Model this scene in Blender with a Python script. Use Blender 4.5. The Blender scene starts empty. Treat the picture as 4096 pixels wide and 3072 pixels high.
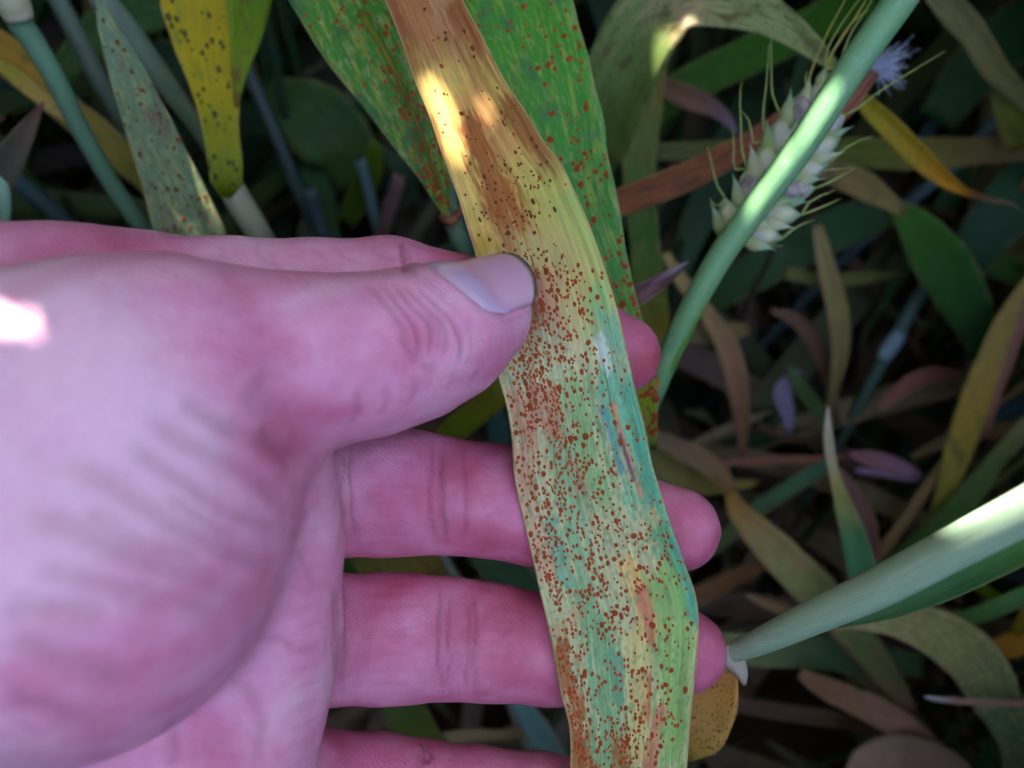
import bpy, bmesh, math, random
import numpy as np
from mathutils import Vector, Matrix, kdtree, bvhtree

# ------------------------------------------------------------------ camera, sky, sun, exposure
scene = bpy.context.scene
COL = scene.collection
CAM_H = 0.50                      # camera height above the soil, metres
PITCH = math.radians(60)          # looking down into the crop
HFOV = math.radians(62)
cam = bpy.data.cameras.new('camera')
cam.sensor_width = 36.0
cam.lens = 18.0 / math.tan(HFOV / 2)
cam.clip_start = 0.005
cam.clip_end = 500.0
cam.dof.use_dof = True
cam.dof.focus_distance = 0.137
cam.dof.aperture_fstop = 14.5
camo = bpy.data.objects.new('camera', cam)
COL.objects.link(camo)
camo.location = (0, 0, CAM_H)
camo.rotation_euler = (math.radians(90) - PITCH, 0, 0)
scene.camera = camo

SUN_EL, SUN_AZ = math.radians(56), math.radians(330)   # azimuth clockwise from +Y
world = bpy.data.worlds.new('World')
scene.world = world
world.use_nodes = True
wn = world.node_tree.nodes
bg = wn['Background']
sky = wn.new('ShaderNodeTexSky')
sky.sky_type = 'NISHITA'
sky.sun_disc = False
sky.sun_elevation = SUN_EL
sky.sun_rotation = SUN_AZ
sky.dust_density = 4.5
sky.air_density = 0.75
sky.ozone_density = 0.0
world.node_tree.links.new(sky.outputs[0], bg.inputs[0])
bg.inputs[1].default_value = 0.15
SUN_DIR = Vector((math.sin(SUN_AZ) * math.cos(SUN_EL), math.cos(SUN_AZ) * math.cos(SUN_EL), math.sin(SUN_EL)))
sl = bpy.data.lights.new('sun', 'SUN')
sl.energy = 2.0
sl.angle = math.radians(0.5)
sl.color = (1.0, 0.95, 0.86)
so = bpy.data.objects.new('sun', sl)
COL.objects.link(so)
so.rotation_euler = SUN_DIR.to_track_quat('Z', 'Y').to_euler()

scene.view_settings.view_transform = 'Standard'
scene.view_settings.look = 'None'
scene.view_settings.gamma = 1
scene.view_settings.exposure = 3.5
scene.render.engine = 'CYCLES'
scene.cycles.use_denoising = True
scene.cycles.max_bounces = 8
scene.cycles.sample_clamp_indirect = 6

# ------------------------------------------------------------------ helpers
F = 2048 / math.tan(HFOV / 2)     # focal length in photograph pixels (4096 wide)
M_CAM = Matrix.Translation(Vector((0, 0, CAM_H))) @ Matrix.Rotation(math.radians(90) - PITCH, 4, 'X')
R3 = np.array(M_CAM.to_3x3())
CAMLOC = np.array((0, 0, CAM_H))

def cs(px, py, d):
    """pixel + depth (mm) -> camera space, mm"""
    px, py, d = (np.asarray(v, float) for v in (px, py, d))
    return np.stack([(px - 2048) / F * d, -(py - 1536) / F * d, -d], -1)
def to_world(c):
    return (np.asarray(c, float) * 0.001) @ R3.T + CAMLOC
def W(px, py, d):
    return Vector(to_world(cs(px, py, d)))
def project(w):
    c = (np.asarray(w, float) - CAMLOC) @ R3 * 1000.0
    d = -c[..., 2]
    dd = np.where(np.abs(d) < 1e-6, 1e-6, d)
    return 2048 + c[..., 0] / dd * F, 1536 - c[..., 1] / dd * F, d

def lin(c):
    out = []
    for v in c[:3]:
        v = v / 255.0
        out.append(v / 12.92 if v <= 0.04045 else ((v + 0.055) / 1.055) ** 2.4)
    return tuple(out)
def lin_np(c):
    c = np.asarray(c, float) / 255.0
    return np.where(c <= 0.04045, c / 12.92, ((c + 0.055) / 1.055) ** 2.4)

def sat(c, k):
    c = np.asarray(c, float); l = (c * np.array([.3, .55, .15])).sum(-1, keepdims=True)
    return np.clip(l + (c - l) * k, 0.004, 1)
def vnoise(x, y, seed=0):
    """smooth value noise, 0..1"""
    rs = np.random.RandomState(seed)
    tab = rs.rand(256, 256)
    xi = np.floor(x).astype(int); yi = np.floor(y).astype(int)
    fx = x - xi; fy = y - yi
    fx = fx * fx * (3 - 2 * fx); fy = fy * fy * (3 - 2 * fy)
    a = tab[xi % 256, yi % 256]; b = tab[(xi + 1) % 256, yi % 256]
    c = tab[xi % 256, (yi + 1) % 256]; d = tab[(xi + 1) % 256, (yi + 1) % 256]
    return (a * (1 - fx) + b * fx) * (1 - fy) + (c * (1 - fx) + d * fx) * fy
def fbm(x, y, seed=0, o=3):
    s = 0; a = 0.5; t = 0
    for i in range(o):
        s = s + a * vnoise(x * 2 ** i, y * 2 ** i, seed + i); t += a; a *= 0.5
    return s / t

def catmull(pts, n):
    """pts (k, m) -> n samples through the points, chord-length spaced on the first 2 columns"""
    P = np.asarray(pts, float)
    if len(P) == 2:
        t = np.linspace(0, 1, n)[:, None]
        return P[0] * (1 - t) + P[1] * t
    seg = np.linalg.norm(np.diff(P[:, :2], axis=0), axis=1) + 1e-6
    T = np.concatenate([[0], np.cumsum(seg)])
    m = np.zeros_like(P)
    m[1:-1] = (P[2:] - P[:-2]) / (T[2:] - T[:-2])[:, None]
    m[0] = (P[1] - P[0]) / seg[0]; m[-1] = (P[-1] - P[-2]) / seg[-1]
    ts = np.linspace(0, T[-1], n)
    k = np.clip(np.searchsorted(T, ts, side='right') - 1, 0, len(P) - 2)
    h = seg[k][:, None]; u = ((ts - T[k]) / seg[k])[:, None]
    u2, u3 = u * u, u * u * u
    return (2*u3-3*u2+1)*P[k] + (u3-2*u2+u)*h*m[k] + (-2*u3+3*u2)*P[k+1] + (u3-u2)*h*m[k+1]

def tag(o, label=None, cat=None, group=None, kind=None):
    if label: o['label'] = label
    if cat: o['category'] = cat
    if group: o['group'] = group
    if kind: o['kind'] = kind
    return o
def empty(name, loc):
    o = bpy.data.objects.new(name, None)
    o.empty_display_size = 0.01
    o.location = loc
    COL.objects.link(o)
    return o
def mesh_obj(name, verts, faces, mat, parent=None, origin=None, smooth=True, uvs=None, uv2=None, cols=None):
    """verts in world metres; the object's origin is put at `origin`"""
    V = np.asarray(verts, float)
    if origin is None:
        origin = Vector(V.mean(0)) if parent is None else parent.location
    me = bpy.data.meshes.new(name)
    me.from_pydata([tuple(v) for v in (V - np.array(origin))], [], [tuple(int(i) for i in f) for f in faces])
    if smooth:
        me.polygons.foreach_set('use_smooth', np.ones(len(me.polygons), bool))
    li = None
    for nm, uv in (('mm', uvs), ('unit', uv2)):
        if uv is not None:
            if li is None:
                li = np.zeros(len(me.loops), np.int32); me.loops.foreach_get('vertex_index', li)
            l = me.uv_layers.new(name=nm)
            l.data.foreach_set('uv', np.asarray(uv, np.float32)[li].ravel())
    if cols:
        for nm, c in cols.items():
            a = me.attributes.new(nm, 'FLOAT_COLOR', 'POINT')
            c = np.asarray(c, np.float32)
            if c.shape[1] == 3: c = np.concatenate([c, np.ones((len(c), 1), np.float32)], 1)
            a.data.foreach_set('color', c.ravel())
    if mat: me.materials.append(mat)
    me.update()
    o = bpy.data.objects.new(name, me)
    COL.objects.link(o)
    if parent is not None:
        o.parent = parent
        o.location = Vector(origin) - parent.location
    else:
        o.location = origin
    return o

# ------------------------------------------------------------------ materials
class NT:
    def __init__(self, name):
        self.m = bpy.data.materials.new(name); self.m.use_nodes = True
        self.t = self.m.node_tree; self.n = self.t.nodes; self.n.clear()
        self.out = self.n.new('ShaderNodeOutputMaterial')
    def a(self, typ, inp=None, **kw):
        n = self.n.new(typ)
        for k, v in kw.items(): setattr(n, k, v)
        for k, v in (inp or {}).items():
            s = n.inputs[k]
            if isinstance(v, bpy.types.NodeSocket): self.t.links.new(v, s)
            else: s.default_value = v
        return n
    def ln(self, a, b): self.t.links.new(a, b)
    def mix(self, f, a, b, mode='MIX'):
        n = self.n.new('ShaderNodeMix'); n.data_type = 'RGBA'; n.blend_type = mode
        for s, v in ((n.inputs[0], f), (n.inputs[6], a), (n.inputs[7], b)):
            if isinstance(v, bpy.types.NodeSocket): self.t.links.new(v, s)
            elif isinstance(v, (int, float)): s.default_value = v
            else: s.default_value = (*v[:3], 1)
        return n.outputs[2]
    def math(self, op, a, b=0.0, clamp=False):
        n = self.n.new('ShaderNodeMath'); n.operation = op; n.use_clamp = clamp
        for s, v in ((n.inputs[0], a), (n.inputs[1], b)):
            if isinstance(v, bpy.types.NodeSocket): self.t.links.new(v, s)
            else: s.default_value = v
        return n.outputs[0]
    def sstep(self, v, lo, hi):
        n = self.n.new('ShaderNodeMapRange'); n.interpolation_type = 'SMOOTHSTEP'
        self.ln(v, n.inputs[0]); n.inputs[1].default_value = lo; n.inputs[2].default_value = hi
        return n.outputs[0]
    def noise(self, vec, scale, detail=3, rough=0.55, dist=0.0):
        n = self.a('ShaderNodeTexNoise', {'Scale': scale, 'Detail': detail, 'Roughness': rough, 'Distortion': dist})
        self.ln(vec, n.inputs['Vector']); return n.outputs[0]
    def map(self, vec, scale, loc=(0, 0, 0)):
        n = self.a('ShaderNodeMapping'); self.ln(vec, n.inputs[0])
        n.inputs['Scale'].default_value = scale; n.inputs['Location'].default_value = loc
        return n.outputs[0]

_mid = [0]
def leaf_mat(name, ramp, alt=None, alt_amt=0.5, spots=None, spot_scale=0.75, spot_amt=0.5, transl=0.22,
             rough=0.5, stripe=0.45, gain=1.12, use_attr=False, dark=None, mottle=0.0):
    """dried or green leaf blade: ramp along the blade, streaks along the veins, fungal spots"""
    _mid[0] += 1
    q = NT(name)
    off = (_mid[0] * 7.31 % 50, _mid[0] * 3.77 % 50, 0)
    uv = q.a('ShaderNodeUVMap', uv_map='mm').outputs[0]           # centimetres
    un = q.a('ShaderNodeUVMap', uv_map='unit').outputs[0]
    if use_attr:
        base = q.a('ShaderNodeAttribute', attribute_name='pigment').outputs[0]
    else:
        sep = q.a('ShaderNodeSeparateXYZ', {0: un})
        wob = q.noise(q.map(uv, (3.0, 0.7, 1), off), 1.0, 2)
        pos = q.math('ADD', sep.outputs[1], q.math('MULTIPLY', q.math('SUBTRACT', wob, 0.5), 0.22))
        r = q.a('ShaderNodeValToRGB'); q.ln(pos, r.inputs[0])
        while len(r.color_ramp.elements) < len(ramp): r.color_ramp.elements.new(0.5)
        for e, (p, c) in zip(r.color_ramp.elements, ramp):
            e.position = p; e.color = (*[v * gain for v in sat(lin(c), 1.2)], 1)
        base = r.outputs[0]
    if alt is not None:
        nz = q.noise(q.map(uv, (9.0, 1.1, 1), off), 1.0, 4, 0.6)
        f = q.sstep(nz, 0.62 - 0.3 * alt_amt, 0.78 - 0.3 * alt_amt)
        base = q.mix(f, base, [v * gain for v in lin(alt)])
    if mottle:
        nz = q.noise(q.map(uv, (13.0, 3.2, 1), off), 1.0, 3, 0.6)
        f = q.math('MULTIPLY', q.sstep(nz, 0.5, 0.66), mottle * .8)
        base = q.mix(f, base, [min(1, v * gain * 1.1 + 0.03) for v in lin((176, 172, 120))])
    fine = q.noise(q.map(uv, (75.0, 0.9, 1), off), 1.0, 2, 0.5)
    mid = q.noise(q.map(uv, (26.0, 0.5, 1), off), 1.0, 2, 0.5)
    shade = q.math('ADD', 1 - stripe * 0.9, q.math('MULTIPLY', q.math('ADD', fine, mid), stripe * 0.9))
    base = q.mix(1.0, base, q.a('ShaderNodeCombineColor', {0: shade, 1: shade, 2: shade}).outputs[0], 'MULTIPLY')
    blot = q.noise(q.map(uv, (1.6, 0.9, 1), off), 1.0, 3, 0.6)
    if not use_attr:
        b2 = q.noise(q.map(uv, (3.2, 1.5, 1), (off[1] + 3, off[0] + 9, 0)), 1.0, 5, 0.65)
        tint = q.math('ADD', 0.62, q.math('MULTIPLY', b2, 0.76))
        base = q.mix(1.0, base, q.a('ShaderNodeCombineColor', {0: tint, 1: tint, 2: tint}).outputs[0], 'MULTIPLY')
        sx = q.a('ShaderNodeSeparateXYZ', {0: un}).outputs[0]
        ed = q.math('ABSOLUTE', q.math('SUBTRACT', q.math('MULTIPLY', sx, 2.0), 1.0))
        em = q.math('MULTIPLY', q.sstep(q.math('ADD', ed, q.math('MULTIPLY', b2, 0.5)), 1.12, 1.3), 0.6)
        base = q.mix(em, base, [v * gain for v in lin((158, 136, 92))])
    if dark is not None:
        base = q.mix(q.math('MULTIPLY', q.sstep(blot, 0.52, 0.68), 0.8), base, [v * gain for v in lin(dark)])
    if spots is not None:
        vo = q.a('ShaderNodeTexVoronoi', {'Scale': 1.0, 'Randomness': 1.0})
        vv = q.map(uv, (14.0 * spot_scale, 9.0 * spot_scale, 1), off)
        vd = q.a('ShaderNodeVectorMath', operation='ADD'); q.ln(vv, vd.inputs[0])
        nn = q.a('ShaderNodeTexNoise', {'Scale': 2.5, 'Detail': 2}); q.ln(vv, nn.inputs['Vector'])
        sc = q.a('ShaderNodeVectorMath', operation='SCALE'); q.ln(nn.outputs[1], sc.inputs[0]); sc.inputs[3].default_value = 0.5
        q.ln(sc.outputs[0], vd.inputs[1]); q.ln(vd.outputs[0], vo.inputs['Vector'])
        sepc = q.a('ShaderNodeSeparateColor', {0: vo.outputs['Color']})
        gate = q.noise(q.map(uv, (2.2, 1.4, 1), (off[1], off[0], 0)), 1.0, 2)
        thr = q.math('MULTIPLY', q.math('ADD', sepc.outputs[0], q.math('MULTIPLY', q.math('SUBTRACT', gate, 0.5), 1.6)), 0.38 * spot_amt + 0.08)
        f = q.sstep(q.math('SUBTRACT', thr, vo.outputs['Distance']), -0.02, 0.05)
        base = q.mix(q.math('MULTIPLY', f, 0.88), base, [v * gain for v in lin(spots)])
    bump = q.a('ShaderNodeBump', {'Strength': 0.55, 'Distance': 0.00025, 'Height': q.math('ADD', fine, mid)})
    rn = q.math('ADD', rough - 0.12, q.math('MULTIPLY', blot, 0.26))
    p = q.a('ShaderNodeBsdfPrincipled', {'Base Color': base, 'Roughness': rn, 'Normal': bump.outputs[0], 'Specular IOR Level': 0.4})
    t = q.a('ShaderNodeBsdfTranslucent', {'Color': base, 'Normal': bump.outputs[0]})
    s = q.a('ShaderNodeMixShader', {0: transl}); q.ln(p.outputs[0], s.inputs[1]); q.ln(t.outputs[0], s.inputs[2])
    q.ln(s.outputs[0], q.out.inputs[0])
    return q.m

def plain_mat(name, c, c2=None, rough=0.6, scale=300.0, bump=0.3, transl=0.0, stretch=None, spec=0.4, gain=1.0, sheen=None):
    q = NT(name)
    co = q.a('ShaderNodeTexCoord').outputs['Object']
    nz = q.noise(q.map(co, stretch or (1, 1, 1)), scale, 4, 0.6)
    base = q.mix(q.sstep(nz, 0.35, 0.68), [v * gain for v in lin(c)], [v * gain for v in lin(c2 or [x * 0.75 for x in c])])
    b = q.a('ShaderNodeBump', {'Strength': bump, 'Distance': 0.0004, 'Height': nz})
    p = q.a('ShaderNodeBsdfPrincipled', {'Base Color': base, 'Roughness': rough, 'Normal': b.outputs[0], 'Specular IOR Level': spec})
    if transl:
        t = q.a('ShaderNodeBsdfTranslucent', {'Color': base})
        s = q.a('ShaderNodeMixShader', {0: transl}); q.ln(p.outputs[0], s.inputs[1]); q.ln(t.outputs[0], s.inputs[2])
        q.ln(s.outputs[0], q.out.inputs[0])
    else:
        q.ln(p.outputs[0], q.out.inputs[0])
    return q.m

def stem_mat(name, c0, c1, ripple=0.35, rough=0.42, bloom=0.25):
    """wheat stem or sheath: waxy, finely ribbed along its length; unit UV = (around, along)"""
    _mid[0] += 1
    q = NT(name)
    un = q.a('ShaderNodeUVMap', uv_map='unit').outputs[0]
    uv = q.a('ShaderNodeUVMap', uv_map='mm').outputs[0]
    off = (_mid[0] * 5.3 % 40, _mid[0] * 9.1 % 40, 0)
    sep = q.a('ShaderNodeSeparateXYZ', {0: un})
    nz = q.noise(q.map(uv, (4, 1.2, 1), off), 1.0, 3)
    pos = q.math('ADD', sep.outputs[1], q.math('MULTIPLY', q.math('SUBTRACT', nz, 0.5), 0.35))
    r = q.a('ShaderNodeValToRGB'); q.ln(pos, r.inputs[0])
    r.color_ramp.elements[0].color = (*lin(c0), 1); r.color_ramp.elements[1].color = (*lin(c1), 1)
    fine = q.noise(q.map(uv, (60, 1.0, 1), off), 1.0, 2)
    sh = q.math('ADD', 1 - ripple, q.math('MULTIPLY', fine, 2 * ripple))
    base = q.mix(1.0, r.outputs[0], q.a('ShaderNodeCombineColor', {0: sh, 1: sh, 2: sh}).outputs[0], 'MULTIPLY')
    wax = q.noise(q.map(uv, (7, 5, 1), off), 1.0, 4, 0.65)
    base = q.mix(q.math('MULTIPLY', q.sstep(wax, 0.5, 0.75), bloom), base, lin((196, 205, 200)))
    b = q.a('ShaderNodeBump', {'Strength': 0.5, 'Distance': 0.0002, 'Height': fine})
    p = q.a('ShaderNodeBsdfPrincipled', {'Base Color': base, 'Roughness': rough, 'Normal': b.outputs[0], 'Specular IOR Level': 0.45})
    t = q.a('ShaderNodeBsdfTranslucent', {'Color': base})
    s = q.a('ShaderNodeMixShader', {0: 0.12}); q.ln(p.outputs[0], s.inputs[1]); q.ln(t.outputs[0], s.inputs[2])
    q.ln(s.outputs[0], q.out.inputs[0])
    return q.m

# ------------------------------------------------------------------ ribbons and tubes
def ribbon_geo(pts, curl=0.22, nc=7, step=3.0, wave=0.03, seed=0, fold=0.0):
    """pts: (px, py, depth mm, width px[, tilt deg]) -> world verts, faces, uv_cm, uv_unit of a closed thin blade"""
    P = np.array([tuple(p) + (0.0,) * (5 - len(p)) for p in pts], float)
    C0 = cs(P[:, 0], P[:, 1], P[:, 2])
    L = np.linalg.norm(np.diff(C0, axis=0), axis=1).sum()
    n = int(max(10, min(90, L / step)))
    S = catmull(P, n)
    C = cs(S[:, 0], S[:, 1], S[:, 2])
    wmm = np.maximum(S[:, 3], 1.5) * S[:, 2] / F
    T = np.gradient(C, axis=0); T /= np.linalg.norm(T, axis=1)[:, None]
    V = C / np.linalg.norm(C, axis=1)[:, None]
    Sd = np.cross(V, T); Sd /= np.linalg.norm(Sd, axis=1)[:, None]
    N = np.cross(T, Sd)                        # roughly towards / away from the viewer
    N *= np.sign(-(N * V).sum(1))[:, None]
    tl = np.radians(S[:, 4])[:, None]
    S2 = Sd * np.cos(tl) + N * np.sin(tl)
    N2 = -Sd * np.sin(tl) + N * np.cos(tl)
    u = np.linspace(-1, 1, nc)
    s_arc = np.concatenate([[0], np.cumsum(np.linalg.norm(np.diff(C, axis=0), axis=1))])
    half = (wmm / 2 / np.maximum(0.35, np.cos(tl[:, 0])))[:, None]
    prof = curl * (u[None, :] ** 2 - 0.4) + fold * (np.abs(u[None, :]) - 0.5)
    ed = (vnoise(s_arc[:, None] * 0.16 + seed, np.sign(u)[None, :] * 3.3 + seed * 1.7 + 20, 5) - 0.5) * 2
    wv = wave * ed * (np.abs(u[None, :]) ** 2)
    X = u[None, :] * half * (1 + wave * 1.2 * ed * (np.abs(u[None, :]) > 0.95))
    top = C[:, None, :] + S2[:, None, :] * X[..., None] + N2[:, None, :] * ((prof + wv * 2) * half)[..., None]
    th = np.minimum(0.14, half * 0.3)
    vert_top = top + N2[:, None, :] * th[..., None] * np.array([0.3] + [1] * (nc - 2) + [0.3])[None, :, None]
    vert_bot = top - N2[:, None, :] * th[..., None] * np.array([0.3] + [1] * (nc - 2) + [0.3])[None, :, None]
    idx = np.arange(n * nc).reshape(n, nc)
    a, b, c, d = idx[:-1, :-1].ravel(), idx[:-1, 1:].ravel(), idx[1:, 1:].ravel(), idx[1:, :-1].ravel()
    o = n * nc
    f = [np.stack([a, b, c, d], 1), np.stack([d + o, c + o, b + o, a + o], 1)]
    for col in (0, nc - 1):
        e0, e1 = idx[:-1, col], idx[1:, col]
        q = np.stack([e0, e1, e1 + o, e0 + o], 1)
        f.append(q if col == 0 else q[:, ::-1])
    for row in (0, n - 1):
        e0, e1 = idx[row, :-1], idx[row, 1:]
        q = np.stack([e0, e0 + o, e1 + o, e1], 1)
        f.append(q if row == 0 else q[:, ::-1])
    faces = np.concatenate(f)
    verts = to_world(np.concatenate([vert_top.reshape(-1, 3), vert_bot.reshape(-1, 3)]))
    uv = np.stack([np.broadcast_to(X, (n, nc)) / 10, np.broadcast_to(s_arc[:, None] / 10, (n, nc))], -1).reshape(-1, 2)
    un = np.stack([np.broadcast_to((u[None] + 1) / 2, (n, nc)), np.broadcast_to(s_arc[:, None] / s_arc[-1], (n, nc))], -1).reshape(-1, 2)
    info = dict(C=C, S=S2, N=N2, half=half[:, 0], arc=s_arc, prof=lambda uu: curl * (uu ** 2 - 0.4) + fold * (abs(uu) - 0.5), th=th[:, 0], T=T)
    return verts, faces, np.concatenate([uv, uv]), np.concatenate([un, un]), info

def ribbon(name, pts, mat, parent=None, **kw):
    v, f, uv, un, info = ribbon_geo(pts, **kw)
    org = None if parent is not None else Vector(to_world(info['C'][0]))
    o = mesh_obj(name, v, f, mat, parent, origin=org, uvs=uv, uv2=un)
    return o, info

def tube_geo_c(C, R, ns=12, cap=True, lobes=0.0):
    """C (n,3) camera-space or any space points, R (n,) radii in the same unit"""
    C = np.asarray(C, float); R = np.asarray(R, float); n = len(C)
    T = np.gradient(C, axis=0); T /= np.linalg.norm(T, axis=1)[:, None] + 1e-12
    ref = np.array([0.3, 0.2, 1.0]); ref /= np.linalg.norm(ref)
    A = np.cross(T, ref); A /= np.linalg.norm(A, axis=1)[:, None] + 1e-12
    B = np.cross(T, A)
    th = np.linspace(0, 2 * np.pi, ns, endpoint=False)
    rr = R[:, None] * (1 + lobes * np.cos(th * 6)[None, :])
    V = C[:, None] + A[:, None] * (np.cos(th)[None, :, None] * rr[..., None]) + B[:, None] * (np.sin(th)[None, :, None] * rr[..., None])
    idx = np.arange(n * ns).reshape(n, ns); nx = np.roll(idx, -1, 1)
    faces = [tuple(r) for r in np.stack([idx[:-1], nx[:-1], nx[1:], idx[1:]], -1).reshape(-1, 4)]
    if cap:
        faces.append(tuple(idx[0][::-1])); faces.append(tuple(idx[-1]))
    arc = np.concatenate([[0], np.cumsum(np.linalg.norm(np.diff(C, axis=0), axis=1))])
    return V.reshape(-1, 3), faces, th, arc

def tube(name, pts, mat, parent=None, ns=12, step=4.0, cap=True, bumps=None):
    """pts: (px, py, depth mm, width px)"""
    P = np.array(pts, float)
    C0 = cs(P[:, 0], P[:, 1], P[:, 2])
    L = np.linalg.norm(np.diff(C0, axis=0), axis=1).sum()
    n = int(max(4, min(120, L / step)))
    S = catmull(P, n)
    C = cs(S[:, 0], S[:, 1], S[:, 2]); R = S[:, 3] * S[:, 2] / F / 2
    V, f, th, arc = tube_geo_c(C, R, ns, cap)
    un = np.stack(np.broadcast_arrays(th[None] / (2 * np.pi), (arc / arc[-1])[:, None]), -1).reshape(-1, 2)
    uv = np.stack(np.broadcast_arrays(th[None] * R[:, None] / 10, (arc / 10)[:, None]), -1).reshape(-1, 2)
    org = None if parent is not None else Vector(to_world(C[0]))
    return mesh_obj(name, to_world(V), f, mat, parent, origin=org, uvs=uv, uv2=un)

def to_ground(px, py, d, wpx, lean=(0, 0)):
    """stem points from a pixel+depth straight down to the soil (world vertical, small lean), as pixel points"""
    a = np.array(W(px, py, d))
    b = np.array([a[0] + lean[0], a[1] + lean[1], -0.01])
    out = []
    for t in np.linspace(0, 1, 5):
        p = a * (1 - t) + b * t
        x, y, dd = project(p)
        out.append((float(x), float(y), float(dd), wpx * d / float(dd) * (1 + 0.25 * t)))
    return out
# ------------------------------------------------------------------ ground
def make_ground():
    q = NT('soil')
    co = q.a('ShaderNodeTexCoord').outputs['Object']
    n1 = q.noise(co, 40.0, 6, 0.65); n2 = q.noise(co, 6.0, 4, 0.6)
    base = q.mix(n1, lin((58, 44, 36)), lin((92, 74, 60)))
    base = q.mix(q.sstep(n2, 0.45, 0.65), base, lin((70, 58, 46)))
    b = q.a('ShaderNodeBump', {'Strength': 0.9, 'Distance': 0.01, 'Height': n1})
    p = q.a('ShaderNodeBsdfPrincipled', {'Base Color': base, 'Roughness': 0.95, 'Normal': b.outputs[0], 'Specular IOR Level': 0.1})
    q.ln(p.outputs[0], q.out.inputs[0])
    # one sheet: fine, cloddy near the plants, reaching the horizon
    rings = np.concatenate([np.linspace(0.02, 1.5, 60), np.geomspace(1.7, 260, 24)])
    ns = 96
    th = np.linspace(0, 2 * np.pi, ns, endpoint=False)
    X = rings[:, None] * np.cos(th); Y = rings[:, None] * np.sin(th) + 0.3
    Z = (fbm(X * 14 + 60, Y * 14 + 60, 5, 3) - 0.5) * 0.035 * (rings[:, None] < 3)
    V = np.stack([X, Y, Z], -1).reshape(-1, 3)
    idx = np.arange(len(rings) * ns).reshape(len(rings), ns); nx = np.roll(idx, -1, 1)
    f = [tuple(r) for r in np.stack([idx[:-1], idx[1:], nx[1:], nx[:-1]], -1).reshape(-1, 4)] + [tuple(idx[0])]
    o = mesh_obj('ground', V, f, q.m, origin=Vector((0, 0.3, 0)))
    o['kind'] = 'structure'
make_ground()

def blade_world(P, Wd, N0, th=0.0):
    """simple blade strip through world points P (n,3), widths Wd (m), rough normal N0"""
    T = np.gradient(P, axis=0); T /= np.linalg.norm(T, axis=1)[:, None] + 1e-9
    S = np.cross(T, N0); S /= np.linalg.norm(S, axis=1)[:, None] + 1e-9
    N = np.cross(S, T)
    n = len(P)
    V = np.concatenate([P - S * Wd[:, None] / 2 + N * Wd[:, None] * 0.12, P - N * Wd[:, None] * 0.08, P + S * Wd[:, None] / 2 + N * Wd[:, None] * 0.12])
    a = np.arange(n - 1)
    f = np.concatenate([np.stack([a, a + n, a + n + 1, a + 1], 1), np.stack([a + n, a + 2 * n, a + 2 * n + 1, a + n + 1], 1)])
    return V, f

def multi_mat(name, transl):
    q = NT(name)
    at = q.a('ShaderNodeAttribute', attribute_name='pigment').outputs[0]
    co = q.a('ShaderNodeTexCoord').outputs['Object']
    nz = q.noise(co, 110.0, 4, 0.6)
    base = q.mix(q.math('MULTIPLY', q.sstep(nz, 0.5, 0.68), 0.55), at, lin((96, 78, 50)))
    p = q.a('ShaderNodeBsdfPrincipled', {'Base Color': base, 'Roughness': 0.6, 'Specular IOR Level': 0.25})
    t = q.a('ShaderNodeBsdfTranslucent', {'Color': base})
    s = q.a('ShaderNodeMixShader', {0: transl}); q.ln(p.outputs[0], s.inputs[1]); q.ln(t.outputs[0], s.inputs[2])
    q.ln(s.outputs[0], q.out.inputs[0])
    return q.m

class Heap:
    def __init__(self): self.V, self.F, self.C, self.n = [], [], [], 0
    def add(self, V, f, col):
        self.V.append(V); self.F.append(np.asarray(f) + self.n); self.n += len(V)
        c = lin_np(col) if np.ndim(col) == 1 else col
        self.C.append(np.broadcast_to(c, (len(V), 3)))
    def build(self, name, mat, label, cat):
        o = mesh_obj(name, np.concatenate(self.V), np.concatenate(self.F), mat, origin=Vector((0, 0.3, 0)), cols={'pigment': np.concatenate(self.C)})
        tag(o, label, cat, kind='stuff')
        return o

def inside_view(P, dmin, margin=120):
    x, y, d = project(P)
    return bool(np.any((d < dmin) & (d > 5) & (x > -margin) & (x < 4096 + margin) & (y > -margin) & (y < 3072 + margin)))

FLECKS = [  # chosen sun spots, each a hole cut in the added shade sheet: px, py, depth, gap radius mm
    (1722, 330, 140, 1.1), (1742, 372, 139.5, 1.4), (1762, 415, 139, 1.6), (1780, 458, 138.7, 1.7), (1796, 505, 138.4, 1.6), (1806, 552, 138, 1.3), (1818, 600, 138, 1.0), (1930, 390, 139, .9), (1958, 450, 139, .8), (1850, 330, 139, .7), (1880, 450, 139, .7),
    (2635, 170, 219, 2.6), (2690, 138, 216, 2.0), (2760, 114, 215, 1.5), (632, 640, 198, 2.0), (748, 610, 199, 2.2), (700, 600, 199, 1.2),
    (4330, 1890, 97, 3.6), (4230, 1945, 100, 3.6), (4140, 1993, 102, 3.4), (4060, 2035, 105, 3.2), (3980, 2078, 108, 2.8), (3900, 2120, 111, 2.2), (3830, 2158, 113, 1.5),
    (50, 20, 184, 3.5)]
for _k in range(18):
    _t = _k / 17
    FLECKS.append((3345 - 345 * _t, 345 + 515 * _t, 165.6 + 7.4 * _t - 2.5, 1.0 + .5 * math.sin(_t * 9) ** 2))
_rf = random.Random(6)
for _i in range(5):      # a scatter of pin-holes over the root of the thumb
    for _j in range(4):
        FLECKS.append((-190 + 95 * _i + _rf.uniform(-14, 14), 1150 + 80 * _j + 10 * _i + _rf.uniform(-12, 12), 86, (.58 - .07 * _i) * _rf.uniform(.85, 1.1)))
FLECK_P = np.array([W(*q[:3]) for q in FLECKS])
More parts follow.
